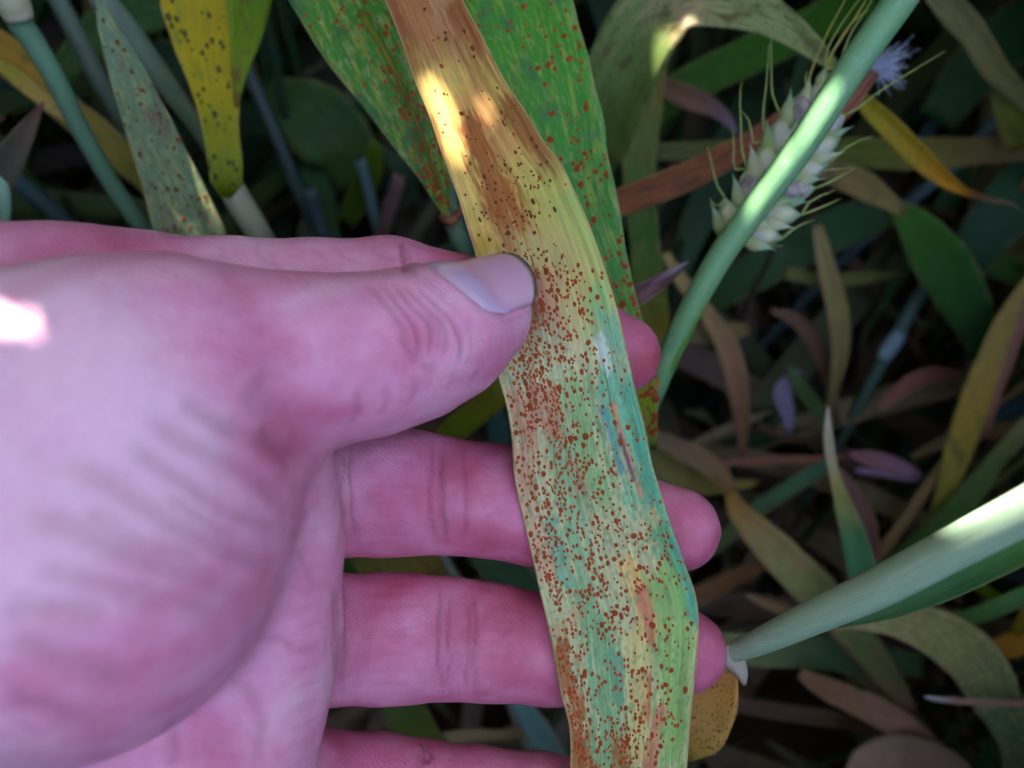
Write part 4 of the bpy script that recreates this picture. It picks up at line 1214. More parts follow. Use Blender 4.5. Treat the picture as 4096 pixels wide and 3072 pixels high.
leaf([(235, 300, 300, 90), (405, 120, 302, 150), (633, 0, 306, 190), (820, -120, 312, 180)], [(0, (70, 104, 48)), (1, (64, 92, 46))], 'dark green leaf with a light rim, behind the grey-green stems', mkw=dict(alt=(110, 130, 56), alt_amt=.3), curl=.3)
leaf([(560, 230, 322, 120), (760, 260, 322, 170), (980, 330, 326, 150)], [(0, (52, 76, 50)), (1, (46, 70, 46))], 'very dark green leaf behind the yellow leaf', curl=.3)
stem([(900, 60, 318, 56), (1000, 300, 322, 54), (1110, 560, 330, 52), (1205, 790, 340, 50), (1290, 980, 352, 48)], (84, 98, 96), (80, 98, 90), 'dark slate stem crossing the dark broad leaf', bloom=.1)
leaf([(1000, 330, 332, 30), (1120, 400, 334, 190), (1260, 480, 336, 300), (1380, 600, 342, 250), (1410, 760, 352, 90)], [(0, (60, 96, 46)), (1, (70, 98, 50))], 'broad dark green leaf in the shade between the yellow leaf and the green rusted leaf',
     mkw=dict(alt=(88, 110, 60), alt_amt=.4, stripe=.5), curl=.25, nc=9)
leaf([(1500, 560, 300, 30), (1490, 640, 304, 90), (1450, 760, 312, 110), (1380, 900, 322, 70)], [(0, (96, 120, 40)), (1, (74, 92, 40))], 'short yellow-green leaf behind the tip of the green rusted leaf', curl=.3)
stem([(1440, 640, 300, 50), (1478, 780, 308, 50), (1515, 930, 318, 50), (1560, 1100, 332, 48)], (104, 132, 132), (92, 118, 126), 'slim blue-grey stem above the bent index finger', bloom=.2)
stem([(1240, 760, 318, 54), (1262, 850, 326, 54), (1300, 960, 336, 52)], (86, 108, 116), (80, 100, 116), 'short blue-grey stem with a pale node above the knuckle')
leaf([(1600, 700, 300, 50), (1560, 830, 306, 54), (1520, 960, 314, 46)], [(0, (140, 108, 104)), (1, (124, 94, 92))], 'pinkish-brown dry strip beside the slim blue-grey stem', curl=.4)
stem([(1860, 720, 250, 130), (1880, 880, 256, 130), (1900, 1010, 262, 128)], (84, 124, 116), (76, 112, 106), 'broad teal stem directly behind the held leaf')

# ---- the two green rusted leaves beside the held one
def green_leaf_frames(info, n, rs, rmin, rmax, ulo=-.95, uhi=.95, hot=None):
    fr = []
    C, S, N, half, T = (info[k] for k in ('C', 'S', 'N', 'half', 'T'))
    for _ in range(n):
        g = rs.uniform(1, len(C) - 2); i = int(g); a = g - i; u = rs.uniform(ulo, uhi)
        if hot is not None and rs.rand() > hot(i / len(C), u): continue
        li = lambda A: A[i] * (1 - a) + A[i + 1] * a
        S_, N_, h_ = li(S), li(N), li(half)
        c = li(C) + S_ * u * h_ + N_ * (info['prof'](u) * h_ + info['th'][i] * 1.0 + .03)
        r = rs.uniform(rmin, rmax) * (0.7 + 0.9 * rs.rand() ** 3)
        fr.append((c, T[i], S_, N_, r * rs.uniform(1, 1.6), r))
    return fr
rs = np.random.RandomState(8)
add_pustules(L4, green_leaf_frames(i4, 240, rs, .22, .46, hot=lambda t, u: min(1, t * 2)), 60, PUST_D, rust_dark_mat)
LG1, i1 = leaf([(1300, -420, 176, 600), (1390, -150, 173, 560), (1480, 60, 171, 500), (1560, 230, 170, 430), (1632, 400, 170, 330), (1690, 560, 170, 230), (1738, 700, 170, 130), (1772, 810, 169, 62), (1794, 885, 168, 14)],
     [(0, (92, 146, 62)), (.5, (80, 136, 66)), (.8, (84, 130, 64)), (1, (110, 124, 62))], 'deep green rust-spotted leaf tapering down to a curled brown collar',
     mkw=dict(alt=(150, 164, 66), alt_amt=.5, mottle=.6, transl=.2, dark=(62, 112, 66)), curl=.16, nc=13, fold=.12)
add_pustules(LG1, green_leaf_frames(i1, 800, rs, .24, .42, hot=lambda t, u: .32 + .68 * math.exp(-((u - .1) / .22) ** 2)), 90, PUST, rust_mat)
midr = leaf([(1440, 40, 170.9, 22), (1560, 250, 169.7, 20), (1650, 450, 169.5, 18), (1715, 620, 169.6, 14), (1760, 760, 169.4, 10)], [(0, (132, 138, 64)), (1, (128, 106, 56))], 'x', mkw=dict(dark=(124, 76, 42)), curl=-.4)[0]
del midr['category'], midr['label'], midr['group']
midr.name = 'midrib'; midr.location = midr.location - LG1.location; midr.parent = LG1
e = empty('wheat_stalk', W(1900, 1400, 300)); tag(e, 'pale green stem with a curled brown collar below the deep green leaf', 'stalk')
tube('culm', [(1730, 380, 182, 78), (1745, 520, 178, 76), (1768, 680, 175, 74), (1800, 845, 174, 72), (1850, 1010, 176, 70), (2000, 1500, 230, 54), (2150, 2100, 420, 34), (2200, 2400, 560, 28)], stem_mat('stem', (112, 142, 108), (96, 128, 100), bloom=.25), parent=e, ns=14)
tube('collar', [(1770, 862, 170, 34), (1790, 884, 168.5, 46), (1818, 876, 168.6, 40), (1838, 846, 169.5, 26), (1842, 820, 170.5, 10)], plain_mat('collar', (170, 104, 72), (120, 66, 46), rough=.6, scale=500), parent=e, ns=10, step=.6)

LG2, i2 = leaf([(1900, -420, 176, 460), (2000, -160, 172, 450), (2080, 60, 169, 430), (2150, 260, 167, 410), (2215, 480, 165.5, 380), (2275, 720, 165, 345), (2345, 960, 165.5, 300), (2420, 1180, 167, 236), (2490, 1350, 169, 190), (2560, 1560, 174, 130), (2600, 1800, 182, 60)],
     [(0, (98, 160, 66)), (.4, (84, 150, 72)), (.7, (86, 146, 76)), (.9, (140, 156, 66)), (1, (140, 140, 72))], 'bright green leaf dotted with rust pustules, its lower end behind the index fingertip',
     mkw=dict(alt=(150, 178, 72), alt_amt=.42, mottle=.4, transl=.2, dark=(66, 130, 78)), curl=.14, nc=13)
add_pustules(LG2, green_leaf_frames(i2, 1700, rs, .26, .48, hot=lambda t, u: (.18 + .6 * t) * (.4 + .9 * max(0, u * sgn2) ** 1.5) if False else (.16 + .5 * t) * (.45 + .9 * max(0.0, abs(u)) ** 2)), 120, PUST, rust_mat)

# ---- behind and around the fingers
leaf([(1740, 1830, 214, 60), (1797, 1738, 212, 100), (1895, 1657, 210, 110), (2009, 1567, 208, 100), (2120, 1480, 208, 90)], [(0, (120, 140, 52)), (1, (150, 142, 70))], 'yellow-green spotted leaf glimpsed below the thumb', mkw=dict(spots=(80, 76, 34), spot_amt=.55), curl=.3)
leaf([(1480, 2120, 250, 260), (1600, 2260, 250, 300), (1690, 2420, 254, 240), (1740, 2700, 268, 150)], [(0, (112, 122, 60)), (.4, (150, 120, 62)), (.6, (166, 146, 60)), (1, (110, 110, 60))], 'brown-blotched yellow leaf seen between the middle and ring fingers', mkw=dict(spots=DKSPOT, spot_amt=.4, dark=(104, 70, 36)), curl=.2)
stem([(1690, 2090, 268, 44), (1790, 2260, 274, 44), (1880, 2420, 282, 44), (1960, 2600, 296, 42)], (172, 172, 150), (150, 150, 130), 'thin straw-white stem seen between the middle and ring fingers')
leaf([(1380, 2100, 280, 120), (1420, 2250, 282, 150), (1500, 2500, 290, 150)], [(0, (80, 108, 56)), (1, (70, 96, 52))], 'dim green leaf at the root of the ring finger', curl=.3)
leaf([(1900, 2190, 300, 120), (2030, 2290, 302, 150), (2150, 2420, 306, 130)], [(0, (60, 92, 60)), (1, (64, 90, 60))], 'blurred deep green leaf in the gap beside the held leaf', curl=.3)
leaf([(1560, 2700, 260, 140), (1620, 2850, 260, 170), (1690, 2960, 264, 150), (1800, 3100, 272, 120)], [(0, (74, 92, 50)), (.6, (96, 104, 54)), (1, (110, 104, 60))], 'olive leaf with a pale rib between the ring and little fingers', fold=.35, curl=.0)
leaf([(2040, 2760, 262, 70), (2110, 2860, 264, 90), (2170, 2960, 268, 110), (2240, 3090, 274, 120)], [(0, (112, 140, 138)), (1, (92, 116, 104))], 'grey-teal leaf in the gap above the little finger', curl=.3)
leaf([(1700, 2960, 270, 30), (1850, 2945, 272, 50), (2040, 2935, 276, 40), (2200, 2900, 282, 60)], [(0, (150, 132, 100)), (1, (120, 96, 72))], 'dry tan strip lying above the little finger', curl=.3)

# ---- upper right
R1, _ = leaf([(2370, 760, 246, 60), (2395, 620, 240, 190), (2440, 430, 232, 270), (2505, 250, 226, 300, 10), (2610, 80, 220, 300, 25), (2740, -10, 216, 250, 30), (2900, 10, 214, 200, 28), (3060, 60, 213, 150, 22), (3200, 150, 213, 100, 14), (3300, 232, 214, 62), (3350, 268, 215, 20)],
     [(0, (66, 84, 40)), (.25, (94, 116, 58)), (.45, (122, 140, 88)), (.58, (186, 160, 132)), (.72, (150, 160, 112)), (1, (152, 158, 100))], 'arching grey-green leaf with dark flecks bending over towards the ear',
     mkw=dict(spots=(70, 54, 40), spot_amt=.6, spot_scale=.8, dark=(92, 84, 40), alt=(110, 124, 62), alt_amt=.4), curl=.25, nc=11)
leaf([(2520, 520, 306, 110), (2700, 370, 308, 140), (3000, 220, 312, 150), (3300, 80, 318, 150), (3560, -40, 326, 140)], [(0, (66, 106, 42)), (1, (76, 120, 48))], 'long plain green blade running behind the wheat ear', curl=.25, mkw=dict(alt=(96, 130, 60), alt_amt=.2))
leaf([(2660, 190, 262, 24), (2620, 300, 262, 90), (2575, 480, 262, 136), (2556, 700, 264, 130), (2572, 900, 268, 118), (2598, 1150, 276, 130), (2640, 1420, 290, 110)],
     [(0, (168, 132, 84)), (.25, (120, 134, 76)), (.6, (92, 130, 66)), (1, (150, 128, 66))], 'upright green and tan leaf between the rusted leaf and the brown dry leaf', mkw=dict(alt=(150, 148, 90), alt_amt=.35), curl=.25)
leaf([(2620, 330, 296, 60), (2680, 360, 298, 84), (2780, 400, 300, 88), (2880, 450, 303, 56), (2960, 545, 308, 12)], [(0, (140, 104, 76)), (.5, (148, 112, 96)), (1, (150, 128, 150))], 'brown leaf with a mauve pointed tip under the arching leaf', curl=.3)
leaf([(2420, 832, 226, 110), (2560, 780, 224, 116), (2750, 705, 222, 116), (2950, 600, 222, 104), (3100, 500, 224, 80), (3200, 420, 228, 40)], [(0, (148, 92, 58)), (1, (138, 84, 66))], 'reddish-brown dry leaf with ribbed surface running behind the ear', mkw=dict(alt=(112, 68, 48), alt_amt=.5, stripe=.6, transl=.1), curl=.3, wave=.06)
leaf([(2610, 610, 296, 70), (2760, 604, 296, 76), (2950, 600, 298, 80), (3150, 605, 300, 90), (3400, 612, 302, 118), (3700, 616, 306, 126), (4000, 600, 312, 100), (4250, 585, 320, 90)],
     [(0, (98, 104, 60)), (.4, (104, 120, 50)), (.62, (128, 120, 66)), (.8, (146, 124, 90)), (1, (150, 120, 104))], 'long olive leaf turning tan, lying level behind the ear and curling yellow leaf', mkw=dict(alt=(140, 128, 70), alt_amt=.35), curl=.2)
leaf([(3400, 330, 236, 20), (3460, 410, 236, 66), (3560, 510, 236, 86), (3690, 640, 237, 84), (3790, 725, 238, 60), (3850, 762, 239, 36), (3960, 798, 241, 20), (4050, 815, 243, 12), (4088, 845, 245, 5)],
     [(0, (170, 160, 50)), (.35, (176, 150, 50)), (.62, (190, 138, 58)), (.74, (120, 84, 56)), (1, (140, 130, 120))], 'curling yellow leaf with dark blotches and a thin twisted brown tip', mkw=dict(spots=(66, 48, 26), spot_amt=.45, transl=.35), curl=.5)
leaf([(3200, 590, 288, 40), (3300, 670, 290, 84), (3450, 740, 292, 112), (3570, 815, 294, 60), (3620, 850, 295, 46)], [(0, (160, 124, 92)), (1, (156, 140, 92))], 'pinkish-tan leaf coming out from under the ear', curl=.3, mkw=dict(dark=(120, 104, 70)))
leaf([(3545, 800, 297, 30), (3640, 880, 298, 120), (3740, 1010, 302, 200), (3830, 1150, 308, 200), (3900, 1300, 318, 150), (3960, 1480, 334, 90)], [(0, (78, 122, 44)), (.4, (62, 106, 56)), (1, (66, 96, 62))], 'broad dark green leaf below the long olive leaf', curl=.2, mkw=dict(alt=(70, 116, 70), alt_amt=.25))
leaf([(3560, 840, 330, 120), (3380, 900, 330, 170), (3180, 1000, 332, 170), (2980, 1110, 338, 150), (2820, 1210, 346, 110)], [(0, (66, 100, 66)), (1, (58, 86, 48))], 'dim wide green leaf slanting under the ear', curl=.25)
leaf([(3720, -60, 270, 80), (3800, 30, 272, 110), (3890, 130, 275, 104), (3970, 260, 279, 96), (4060, 360, 284, 76), (4180, 470, 290, 60)], [(0, (150, 144, 100)), (.5, (152, 140, 96)), (1, (130, 140, 92))], 'tan-green leaf slanting down beyond the seed fluff', mkw=dict(alt=(120, 130, 84), alt_amt=.4), curl=.35)
leaf([(3985, 300, 290, 20), (4010, 380, 290, 90), (4040, 480, 292, 100), (4080, 600, 296, 80)], [(0, (110, 116, 48)), (1, (120, 116, 56))], 'olive mottled leaf hanging below the tan-green slanting leaf', mkw=dict(dark=(84, 84, 40)), curl=.3)
leaf([(4180, 40, 318, 180), (4000, 180, 318, 230), (3860, 330, 322, 200), (3740, 480, 330, 130)], [(0, (44, 76, 40)), (1, (50, 80, 44))], 'dark green broad leaf behind the tan-green slanting leaf', curl=.2)
stem([(4200, -40, 330, 66), (4020, 120, 332, 64), (3900, 260, 336, 62), (3760, 460, 346, 58), (3600, 680, 362, 54)], (70, 92, 104), (70, 96, 104), 'dark blue stem behind the seed fluff', ground=False, bloom=.05)
stem([(4100, 330, 326, 60), (3980, 480, 328, 60), (3880, 600, 332, 58), (3660, 790, 344, 54), (3400, 1010, 366, 50)], (92, 112, 120), (88, 106, 110), 'steel-blue stem passing under the long olive leaf', bloom=.1)
leaf([(4200, 620, 322, 180), (4060, 800, 324, 230), (3930, 960, 330, 190), (3830, 1120, 338, 110)], [(0, (56, 90, 62)), (1, (52, 84, 60))], 'blue-green broad leaf under the curling yellow tip', curl=.2)
leaf([(4180, 1120, 330, 110), (4040, 1080, 332, 110), (3900, 1020, 336, 80), (3840, 990, 340, 30)], [(0, (64, 108, 36)), (1, (58, 96, 40))], 'short vivid green blade beside the broad dark green leaf', curl=.25)

# ---- right, middle
stem([(3840, 980, 340, 62), (3703, 1146, 342, 60), (3560, 1390, 348, 56), (3470, 1560, 356, 44), (3389, 1713, 366, 40)], (88, 118, 108), (84, 110, 96), 'blue-green stem with a pale swollen node amid the dry tangle', bloom=.15)
nd = tube('node', [(3600, 1330, 344.5, 56), (3576, 1366, 344.8, 66), (3550, 1402, 345.6, 68), (3530, 1436, 346.6, 54)], plain_mat('node', (150, 176, 190), (120, 150, 160), scale=200), ns=12, step=1.5)
st_ = [o for o in COL.objects if o.get('label', '').startswith('blue-green stem with a pale swollen')][0]
nd.location = nd.location - st_.location; nd.parent = st_
MR = [
 ([(3270, 900, 310, 40), (3300, 1040, 312, 66), (3350, 1240, 318, 84), (3362, 1400, 324, 66), (3335, 1560, 332, 40), (3300, 1720, 342, 20)], [(0, TAN), (.5, (160, 146, 104)), (1, (120, 96, 70))], 'tan leaf hanging straight down below the ear', {}),
 ([(2660, 1010, 300, 30), (2712, 1100, 302, 56), (2829, 1253, 308, 66), (2915, 1400, 314, 92), (2952, 1560, 320, 84), (2967, 1720, 328, 50), (2970, 1850, 336, 16)], [(0, STRAW), (.5, (176, 140, 112)), (1, (130, 90, 74))], 'pinkish-tan leaf hanging beside the dark gap', {}),
 ([(2600, 1310, 320, 60), (2760, 1330, 320, 84), (2900, 1330, 322, 84), (3000, 1310, 326, 40)], [(0, (120, 120, 84)), (1, (150, 124, 92))], 'short drab leaf level with the index fingertip', {}),
 ([(3080, 1240, 334, 20), (3167, 1270, 334, 50), (3259, 1370, 336, 62), (3320, 1530, 342, 50), (3350, 1700, 350, 16)], [(0, (132, 100, 86)), (1, (110, 80, 66))], 'brown arched dry leaf in the dark gap', {}),
 ([(4180, 1040, 292, 30), (4096, 1150, 292, 44), (4002, 1330, 294, 84), (3903, 1598, 300, 112), (3834, 1800, 308, 100), (3765, 2020, 318, 66), (3665, 2173, 330, 30)], [(0, (170, 144, 100)), (.5, (186, 160, 92)), (1, (146, 150, 84))], 'long straw-yellow leaf with a dark green flaw beside the pink-tan leaf', dict(dark=(120, 120, 70))),
 ([(4170, 1080, 300, 50), (4087, 1253, 302, 70), (4020, 1440, 306, 64), (3964, 1640, 312, 40), (3950, 1760, 318, 10)], [(0, (184, 132, 124)), (1, (160, 116, 100))], 'pink-tan leaf alongside the long straw-yellow leaf', {}),
 ([(4200, 1620, 296, 60), (4096, 1713, 298, 70), (3995, 1828, 302, 66), (3857, 2005, 308, 96), (3720, 2140, 316, 84), (3560, 2260, 328, 60)], [(0, (140, 130, 90)), (.4, (86, 112, 62)), (1, (70, 104, 60))], 'long green leaf with a tan edge above the thick pale stem', {}),
 ([(3312, 1625, 228, 6), (3311, 1690, 228, 26), (3316, 1780, 229, 40), (3340, 1905, 232, 42), (3380, 2040, 236, 76), (3420, 2170, 241, 104), (3450, 2300, 247, 108), (3480, 2480, 256, 90)], [(0, (200, 190, 176)), (.3, (176, 166, 110)), (.55, (96, 138, 96)), (1, (84, 132, 104))], 'narrow blue-green leaf with a pale dry tip behind the thick pale stem', dict(stripe=.25)),
 ([(3400, 1815, 322, 20), (3470, 1830, 322, 60), (3560, 1855, 324, 70), (3640, 1885, 328, 46), (3700, 1910, 332, 10)], [(0, (160, 112, 116)), (1, (176, 144, 170))], 'mauve-pink dry leaf scrap near the narrow pale-tipped leaf', {}),
 ([(3420, 1880, 330, 14), (3530, 1890, 330, 34), (3640, 1912, 332, 30), (3690, 1930, 334, 8)], [(0, (186, 160, 186)), (1, (170, 140, 160))], 'pale lilac sliver under the mauve-pink scrap', {}),
 ([(2860, 1856, 326, 18), (2929, 1851, 326, 30), (3100, 1838, 328, 34), (3297, 1836, 332, 26), (3420, 1820, 336, 10)], [(0, (150, 104, 88)), (1, (158, 110, 96))], 'thin reddish dry strip lying level in the dark gap', {}),
 ([(3340, 1880, 312, 40), (3390, 1960, 314, 86), (3450, 2080, 318, 96), (3475, 2210, 324, 80), (3480, 2350, 332, 40)], [(0, (150, 116, 110)), (1, (134, 100, 92))], 'pink-brown leaf partly behind the narrow pale-tipped leaf', {}),
 ([(2560, 1720, 300, 30), (2630, 1755, 300, 60), (2783, 1828, 302, 92), (2880, 1900, 300, 80), (2930, 1985, 296, 44)], [(0, (120, 104, 84)), (1, (160, 126, 96))], 'brownish twisted leaf end near the middle fingertip', {}),
 ([(2920, 1960, 284, 40), (2950, 2040, 280, 84), (3036, 2135, 276, 130), (3167, 2265, 274, 156), (3305, 2403, 276, 160), (3440, 2560, 284, 130), (3560, 2720, 296, 96), (3650, 2860, 310, 50)], [(0, (170, 132, 84)), (.25, (158, 156, 108)), (.6, (128, 146, 100)), (1, (150, 120, 96))], 'broad green-grey leaf with a pink-brown streak, crossing under the thick pale stem', dict(alt=(176, 132, 108), alt_amt=.35)),
 ([(3330, 1845, 326, 40), (3240, 1900, 328, 62), (3130, 1970, 332, 66), (3029, 2035, 336, 62), (2875, 2173, 346, 56), (2760, 2260, 356, 30)], [(0, (72, 116, 92)), (.5, (110, 136, 104)), (1, (150, 150, 96))], 'blue-green leaf slanting through the dark gap to the middle fingertip', {}),
 ([(3790, 1820, 316, 20), (3772, 1851, 316, 34), (3640, 2050, 322, 40), (3496, 2250, 330, 38), (3420, 2360, 338, 20)], [(0, (140, 110, 82)), (1, (150, 128, 96))], 'brown straw leaning against the thick pale stem', {}),
 ([(2590, 1720, 318, 70), (2653, 1850, 316, 110), (2760, 1930, 316, 90), (2880, 1945, 320, 60), (3036, 1930, 326, 20)], [(0, (130, 128, 76)), (1, (160, 136, 84))], 'olive-tan leaf behind the middle fingertip', {}),
 ([(2640, 2480, 330, 60), (2783, 2391, 330, 76), (2920, 2320, 332, 70), (3036, 2268, 336, 40), (3080, 2240, 340, 10)], [(0, (126, 92, 66)), (1, (140, 104, 76))], 'brown dry leaf pointing up between the two lower fingertips', {}),
 ([(2985, 2380, 300, 8), (3040, 2402, 301, 34), (3128, 2437, 304, 44), (3260, 2470, 310, 40)], [(0, (176, 152, 120)), (1, (160, 120, 80))], 'small tan leaf tip above the joint of the thick pale stem', {}),
 ([(2880, 2590, 300, 110), (3050, 2600, 300, 130), (3243, 2605, 304, 136), (3480, 2640, 312, 120), (3700, 2660, 322, 90)], [(0, (136, 144, 100)), (.5, (92, 124, 96)), (1, (84, 110, 80))], 'dim blue-green leaf lying level below the thick pale stem', {}),
 ([(3300, 2500, 244, 40), (3420, 2462, 242, 110), (3560, 2470, 240, 140), (3740, 2530, 240, 190), (3890, 2640, 242, 216), (3975, 2780, 247, 190), (4030, 2900, 254, 130), (4060, 3000, 262, 110), (4090, 3150, 274, 130)], [(0, (150, 142, 100)), (.4, (140, 142, 100)), (.6, (110, 138, 104)), (1, (84, 118, 80))], 'broad mottled green leaf arching over below the thick pale stem', dict(mottle=.8, alt=(164, 150, 106), alt_amt=.35)),
 ([(4200, 2330, 262, 70), (4096, 2385, 264, 72), (3960, 2440, 268, 66), (3780, 2495, 276, 54), (3650, 2520, 284, 30)], [(0, (84, 130, 80)), (1, (92, 130, 76))], 'slim green blade beside the mottled arch, above the ochre leaf', {}),
 ([(3830, 2260, 280, 40), (3880, 2320, 280, 44), (3995, 2395, 284, 40)], [(0, (110, 140, 50)), (1, (100, 130, 50))], 'short fresh green sprig under the thick pale stem', {}),
 ([(4220, 2520, 290, 90), (4096, 2560, 290, 100), (3990, 2600, 292, 80), (3890, 2620, 296, 30)], [(0, (186, 150, 72)), (1, (176, 116, 56))], 'ochre leaf behind the mottled arch', dict(dark=(140, 86, 40))),
 ([(4150, 2440, 284, 70), (4110, 2480, 285, 80), (4060, 2530, 288, 30)], [(0, (150, 140, 60)), (1, (140, 120, 56))], 'small yellow-brown leaf bit beside the slim green blade', {}),
 ([(3200, 2690, 290, 40), (3260, 2730, 290, 76), (3435, 2812, 292, 108), (3588, 2890, 296, 110), (3720, 2990, 304, 84), (3860, 3120, 314, 50)], [(0, (150, 112, 90)), (.5, (180, 146, 130)), (1, (140, 130, 100))], 'pinkish dry leaf with a green streak under the mottled arch', dict(alt=(110, 124, 76), alt_amt=.3)),
 ([(3330, 2500, 300, 40), (3374, 2552, 300, 66), (3512, 2690, 304, 76), (3610, 2830, 310, 70), (3650, 2950, 318, 30)], [(0, (140, 104, 84)), (1, (150, 112, 100))], 'brown leaf slanting down beneath the mottled arch', {}),
 ([(3700, 2787, 232, 8), (3760, 2797, 233, 22), (3900, 2808, 236, 26), (4100, 2816, 242, 26), (4250, 2820, 248, 22)], [(0, (186, 176, 190)), (.2, (156, 128, 122)), (1, (160, 120, 104))], 'thin mauve-brown straw lying across the mottled leaf', {}),
 ([(3400, 3110, 290, 60), (3470, 3050, 290, 120), (3600, 3020, 290, 150), (3780, 3060, 294, 130), (3900, 3150, 300, 80)], [(0, (170, 146, 140)), (1, (160, 134, 120))], 'pale pinkish dry leaf at the foot of the tangle', {}),
 ([(2860, 2800, 322, 40), (2952, 2820, 322, 60), (3150, 2850, 326, 66), (3400, 2889, 332, 60), (3560, 2950, 340, 30)], [(0, (104, 84, 72)), (1, (120, 100, 84))], 'grey-brown straw leaf beside the orange leaf scrap', {}),
 ([(4250, 2950, 300, 200), (4080, 2960, 302, 150), (3960, 3080, 308, 130), (3900, 3200, 314, 100)], [(0, (50, 84, 54)), (1, (46, 78, 52))], 'dark green leaf behind the hanging end of the mottled arch', {}),
 ([(3900, 2200, 330, 60), (4020, 2260, 330, 90), (4180, 2330, 334, 80)], [(0, (54, 66, 70)), (1, (60, 74, 76))], 'dark slate leaf in the shade under the thick pale stem', {}),
 ([(3140, 1090, 330, 50), (3300, 1120, 330, 56), (3460, 1110, 334, 50), (3620, 1090, 340, 20)], [(0, (130, 130, 80)), (1, (110, 112, 70))], 'level olive straw below the dim wide green leaf', {}),
 ([(3200, 1480, 336, 20), (3130, 1560, 336, 70), (3150, 1660, 338, 50), (3160, 1740, 342, 12)], [(0, (150, 140, 160)), (1, (150, 140, 170))], 'small lilac husk in the dark gap', {}),
 ([(3150, 1450, 330, 10), (3200, 1540, 330, 50), (3260, 1620, 334, 56), (3330, 1720, 340, 30)], [(0, (84, 108, 66)), (1, (76, 100, 66))], 'short dark green leaf above the narrow pale tip', {}),
 ([(3520, 1640, 336, 20), (3600, 1560, 336, 60), (3720, 1500, 338, 66), (3860, 1500, 344, 30)], [(0, (156, 104, 96)), (1, (140, 96, 88))], 'dull red-brown leaf beside the long straw-yellow leaf', {}),
 ([(4200, 1560, 340, 70), (4050, 1640, 340, 84), (3880, 1720, 342, 76), (3700, 1800, 348, 40)], [(0, (76, 104, 120)), (1, (70, 94, 104))], 'slate-blue leaf behind the pink-tan leaf', {}),
 ([(4200, 1700, 330, 50), (4000, 1720, 330, 60), (3800, 1760, 334, 50), (3640, 1830, 340, 20)], [(0, (150, 116, 96)), (1, (140, 120, 90))], 'tan-brown straw running towards the mauve-pink scrap', {}),
 ([(2700, 2960, 330, 60), (2850, 3010, 330, 80), (3050, 3060, 334, 60), (3250, 3110, 340, 40)], [(0, (90, 84, 70)), (1, (100, 92, 74))], 'dark drab straw below the orange leaf scrap', {}),
]
for k, (pts, ramp, lab, mk) in enumerate(MR):
    leaf(pts, ramp, lab, mkw=mk, curl=.3, seed=k)
# more dry straws deep in the gap
rg = random.Random(77)
GAP = [(2900, 1480, 3050, 1620), (3020, 1700, 3350, 1780), (2650, 2060, 2900, 2010), (3550, 1250, 3800, 1330), (3600, 1000, 3560, 1240), (2760, 2560, 3020, 2480), (3050, 2180, 3230, 2020),
       (3500, 1980, 3720, 2080), (3850, 2420, 3760, 2260), (3060, 2960, 3330, 3080), (3560, 2760, 3800, 3060), (2900, 1200, 3120, 1060), (3000, 2340, 2900, 2180), (3900, 1400, 3700, 1640), (4050, 1960, 3900, 2120), (2730, 1640, 2900, 1760)]
GL = ['thin grey straw', 'thin brown straw', 'thin ashen straw', 'thin dun straw']
for k, (x0, y0, x1, y1) in enumerate(GAP):
    d = rg.uniform(350, 400); c = rg.choice([(124, 108, 90), (112, 84, 70), (138, 124, 104), (104, 104, 84)])
    mx, my = (x0 + x1) / 2 + rg.uniform(-40, 40), (y0 + y1) / 2 + rg.uniform(-40, 40)
    leaf([(x0, y0, d, 20), (mx, my, d - 4, rg.uniform(26, 44)), (x1, y1, d + 6, 8)], [(0, c), (1, tuple(int(v * .85) for v in c))], 'thin dull dry straw deep in the dark gaps', group='dry straws deep in the dark gaps', name='straw', cat='straw', curl=.4, seed=k)

# small mauve tip beside the bright green leaf
leaf([(2500, 1210, 190, 70), (2560, 1178, 190, 80), (2630, 1134, 190, 66), (2700, 1088, 190, 38), (2757, 1046, 190, 6)], [(0, (124, 84, 84)), (.6, (140, 108, 120)), (1, (196, 186, 206))], 'small mauve dry leaf tip at the edge of the bright green leaf', mkw=dict(alt=(104, 66, 64), alt_amt=.6, stripe=.6), curl=.5)

# ---- the foreground stem before the ear, and the thick pale stem with its orange blade
e = empty('wheat_stalk', W(2200, 2300, 420)); tag(e, 'smooth pale green stem standing before the wheat ear', 'stalk')
tube('culm', [(3860, -380, 158, 132), (3720, -180, 160, 132), (3600, 0, 162, 132), (3420, 253, 165, 126), (3205, 583, 169, 118), (3013, 843, 173, 110), (2891, 1012, 176, 106), (2768, 1227, 180, 98), (2690, 1390, 184, 92), (2610, 1580, 190, 86), (2500, 1850, 214, 74), (2300, 2400, 330, 46), (2200, 2700, 460, 34)],
     stem_mat('stem_front', (128, 178, 128), (130, 176, 86), ripple=.15, bloom=.3, rough=.36), parent=e, ns=20, step=3)
ribbon('sheath_edge', [(2868, 1100, 175.5, 14), (2800, 1230, 178, 30), (2735, 1360, 181, 40), (2670, 1480, 184, 44), (2615, 1580, 187, 40)], leaf_mat('sheath', [(0, (168, 176, 140)), (.3, (110, 150, 84)), (1, (104, 148, 80))]), parent=e, curl=-.5)
ribbon('ligule', [(2600, 1560, 182, 30), (2620, 1545, 181.5, 40), (2632, 1500, 182, 10)], leaf_mat('ligule', [(0, (186, 140, 92)), (1, (160, 120, 80))]), parent=e, curl=-.4)

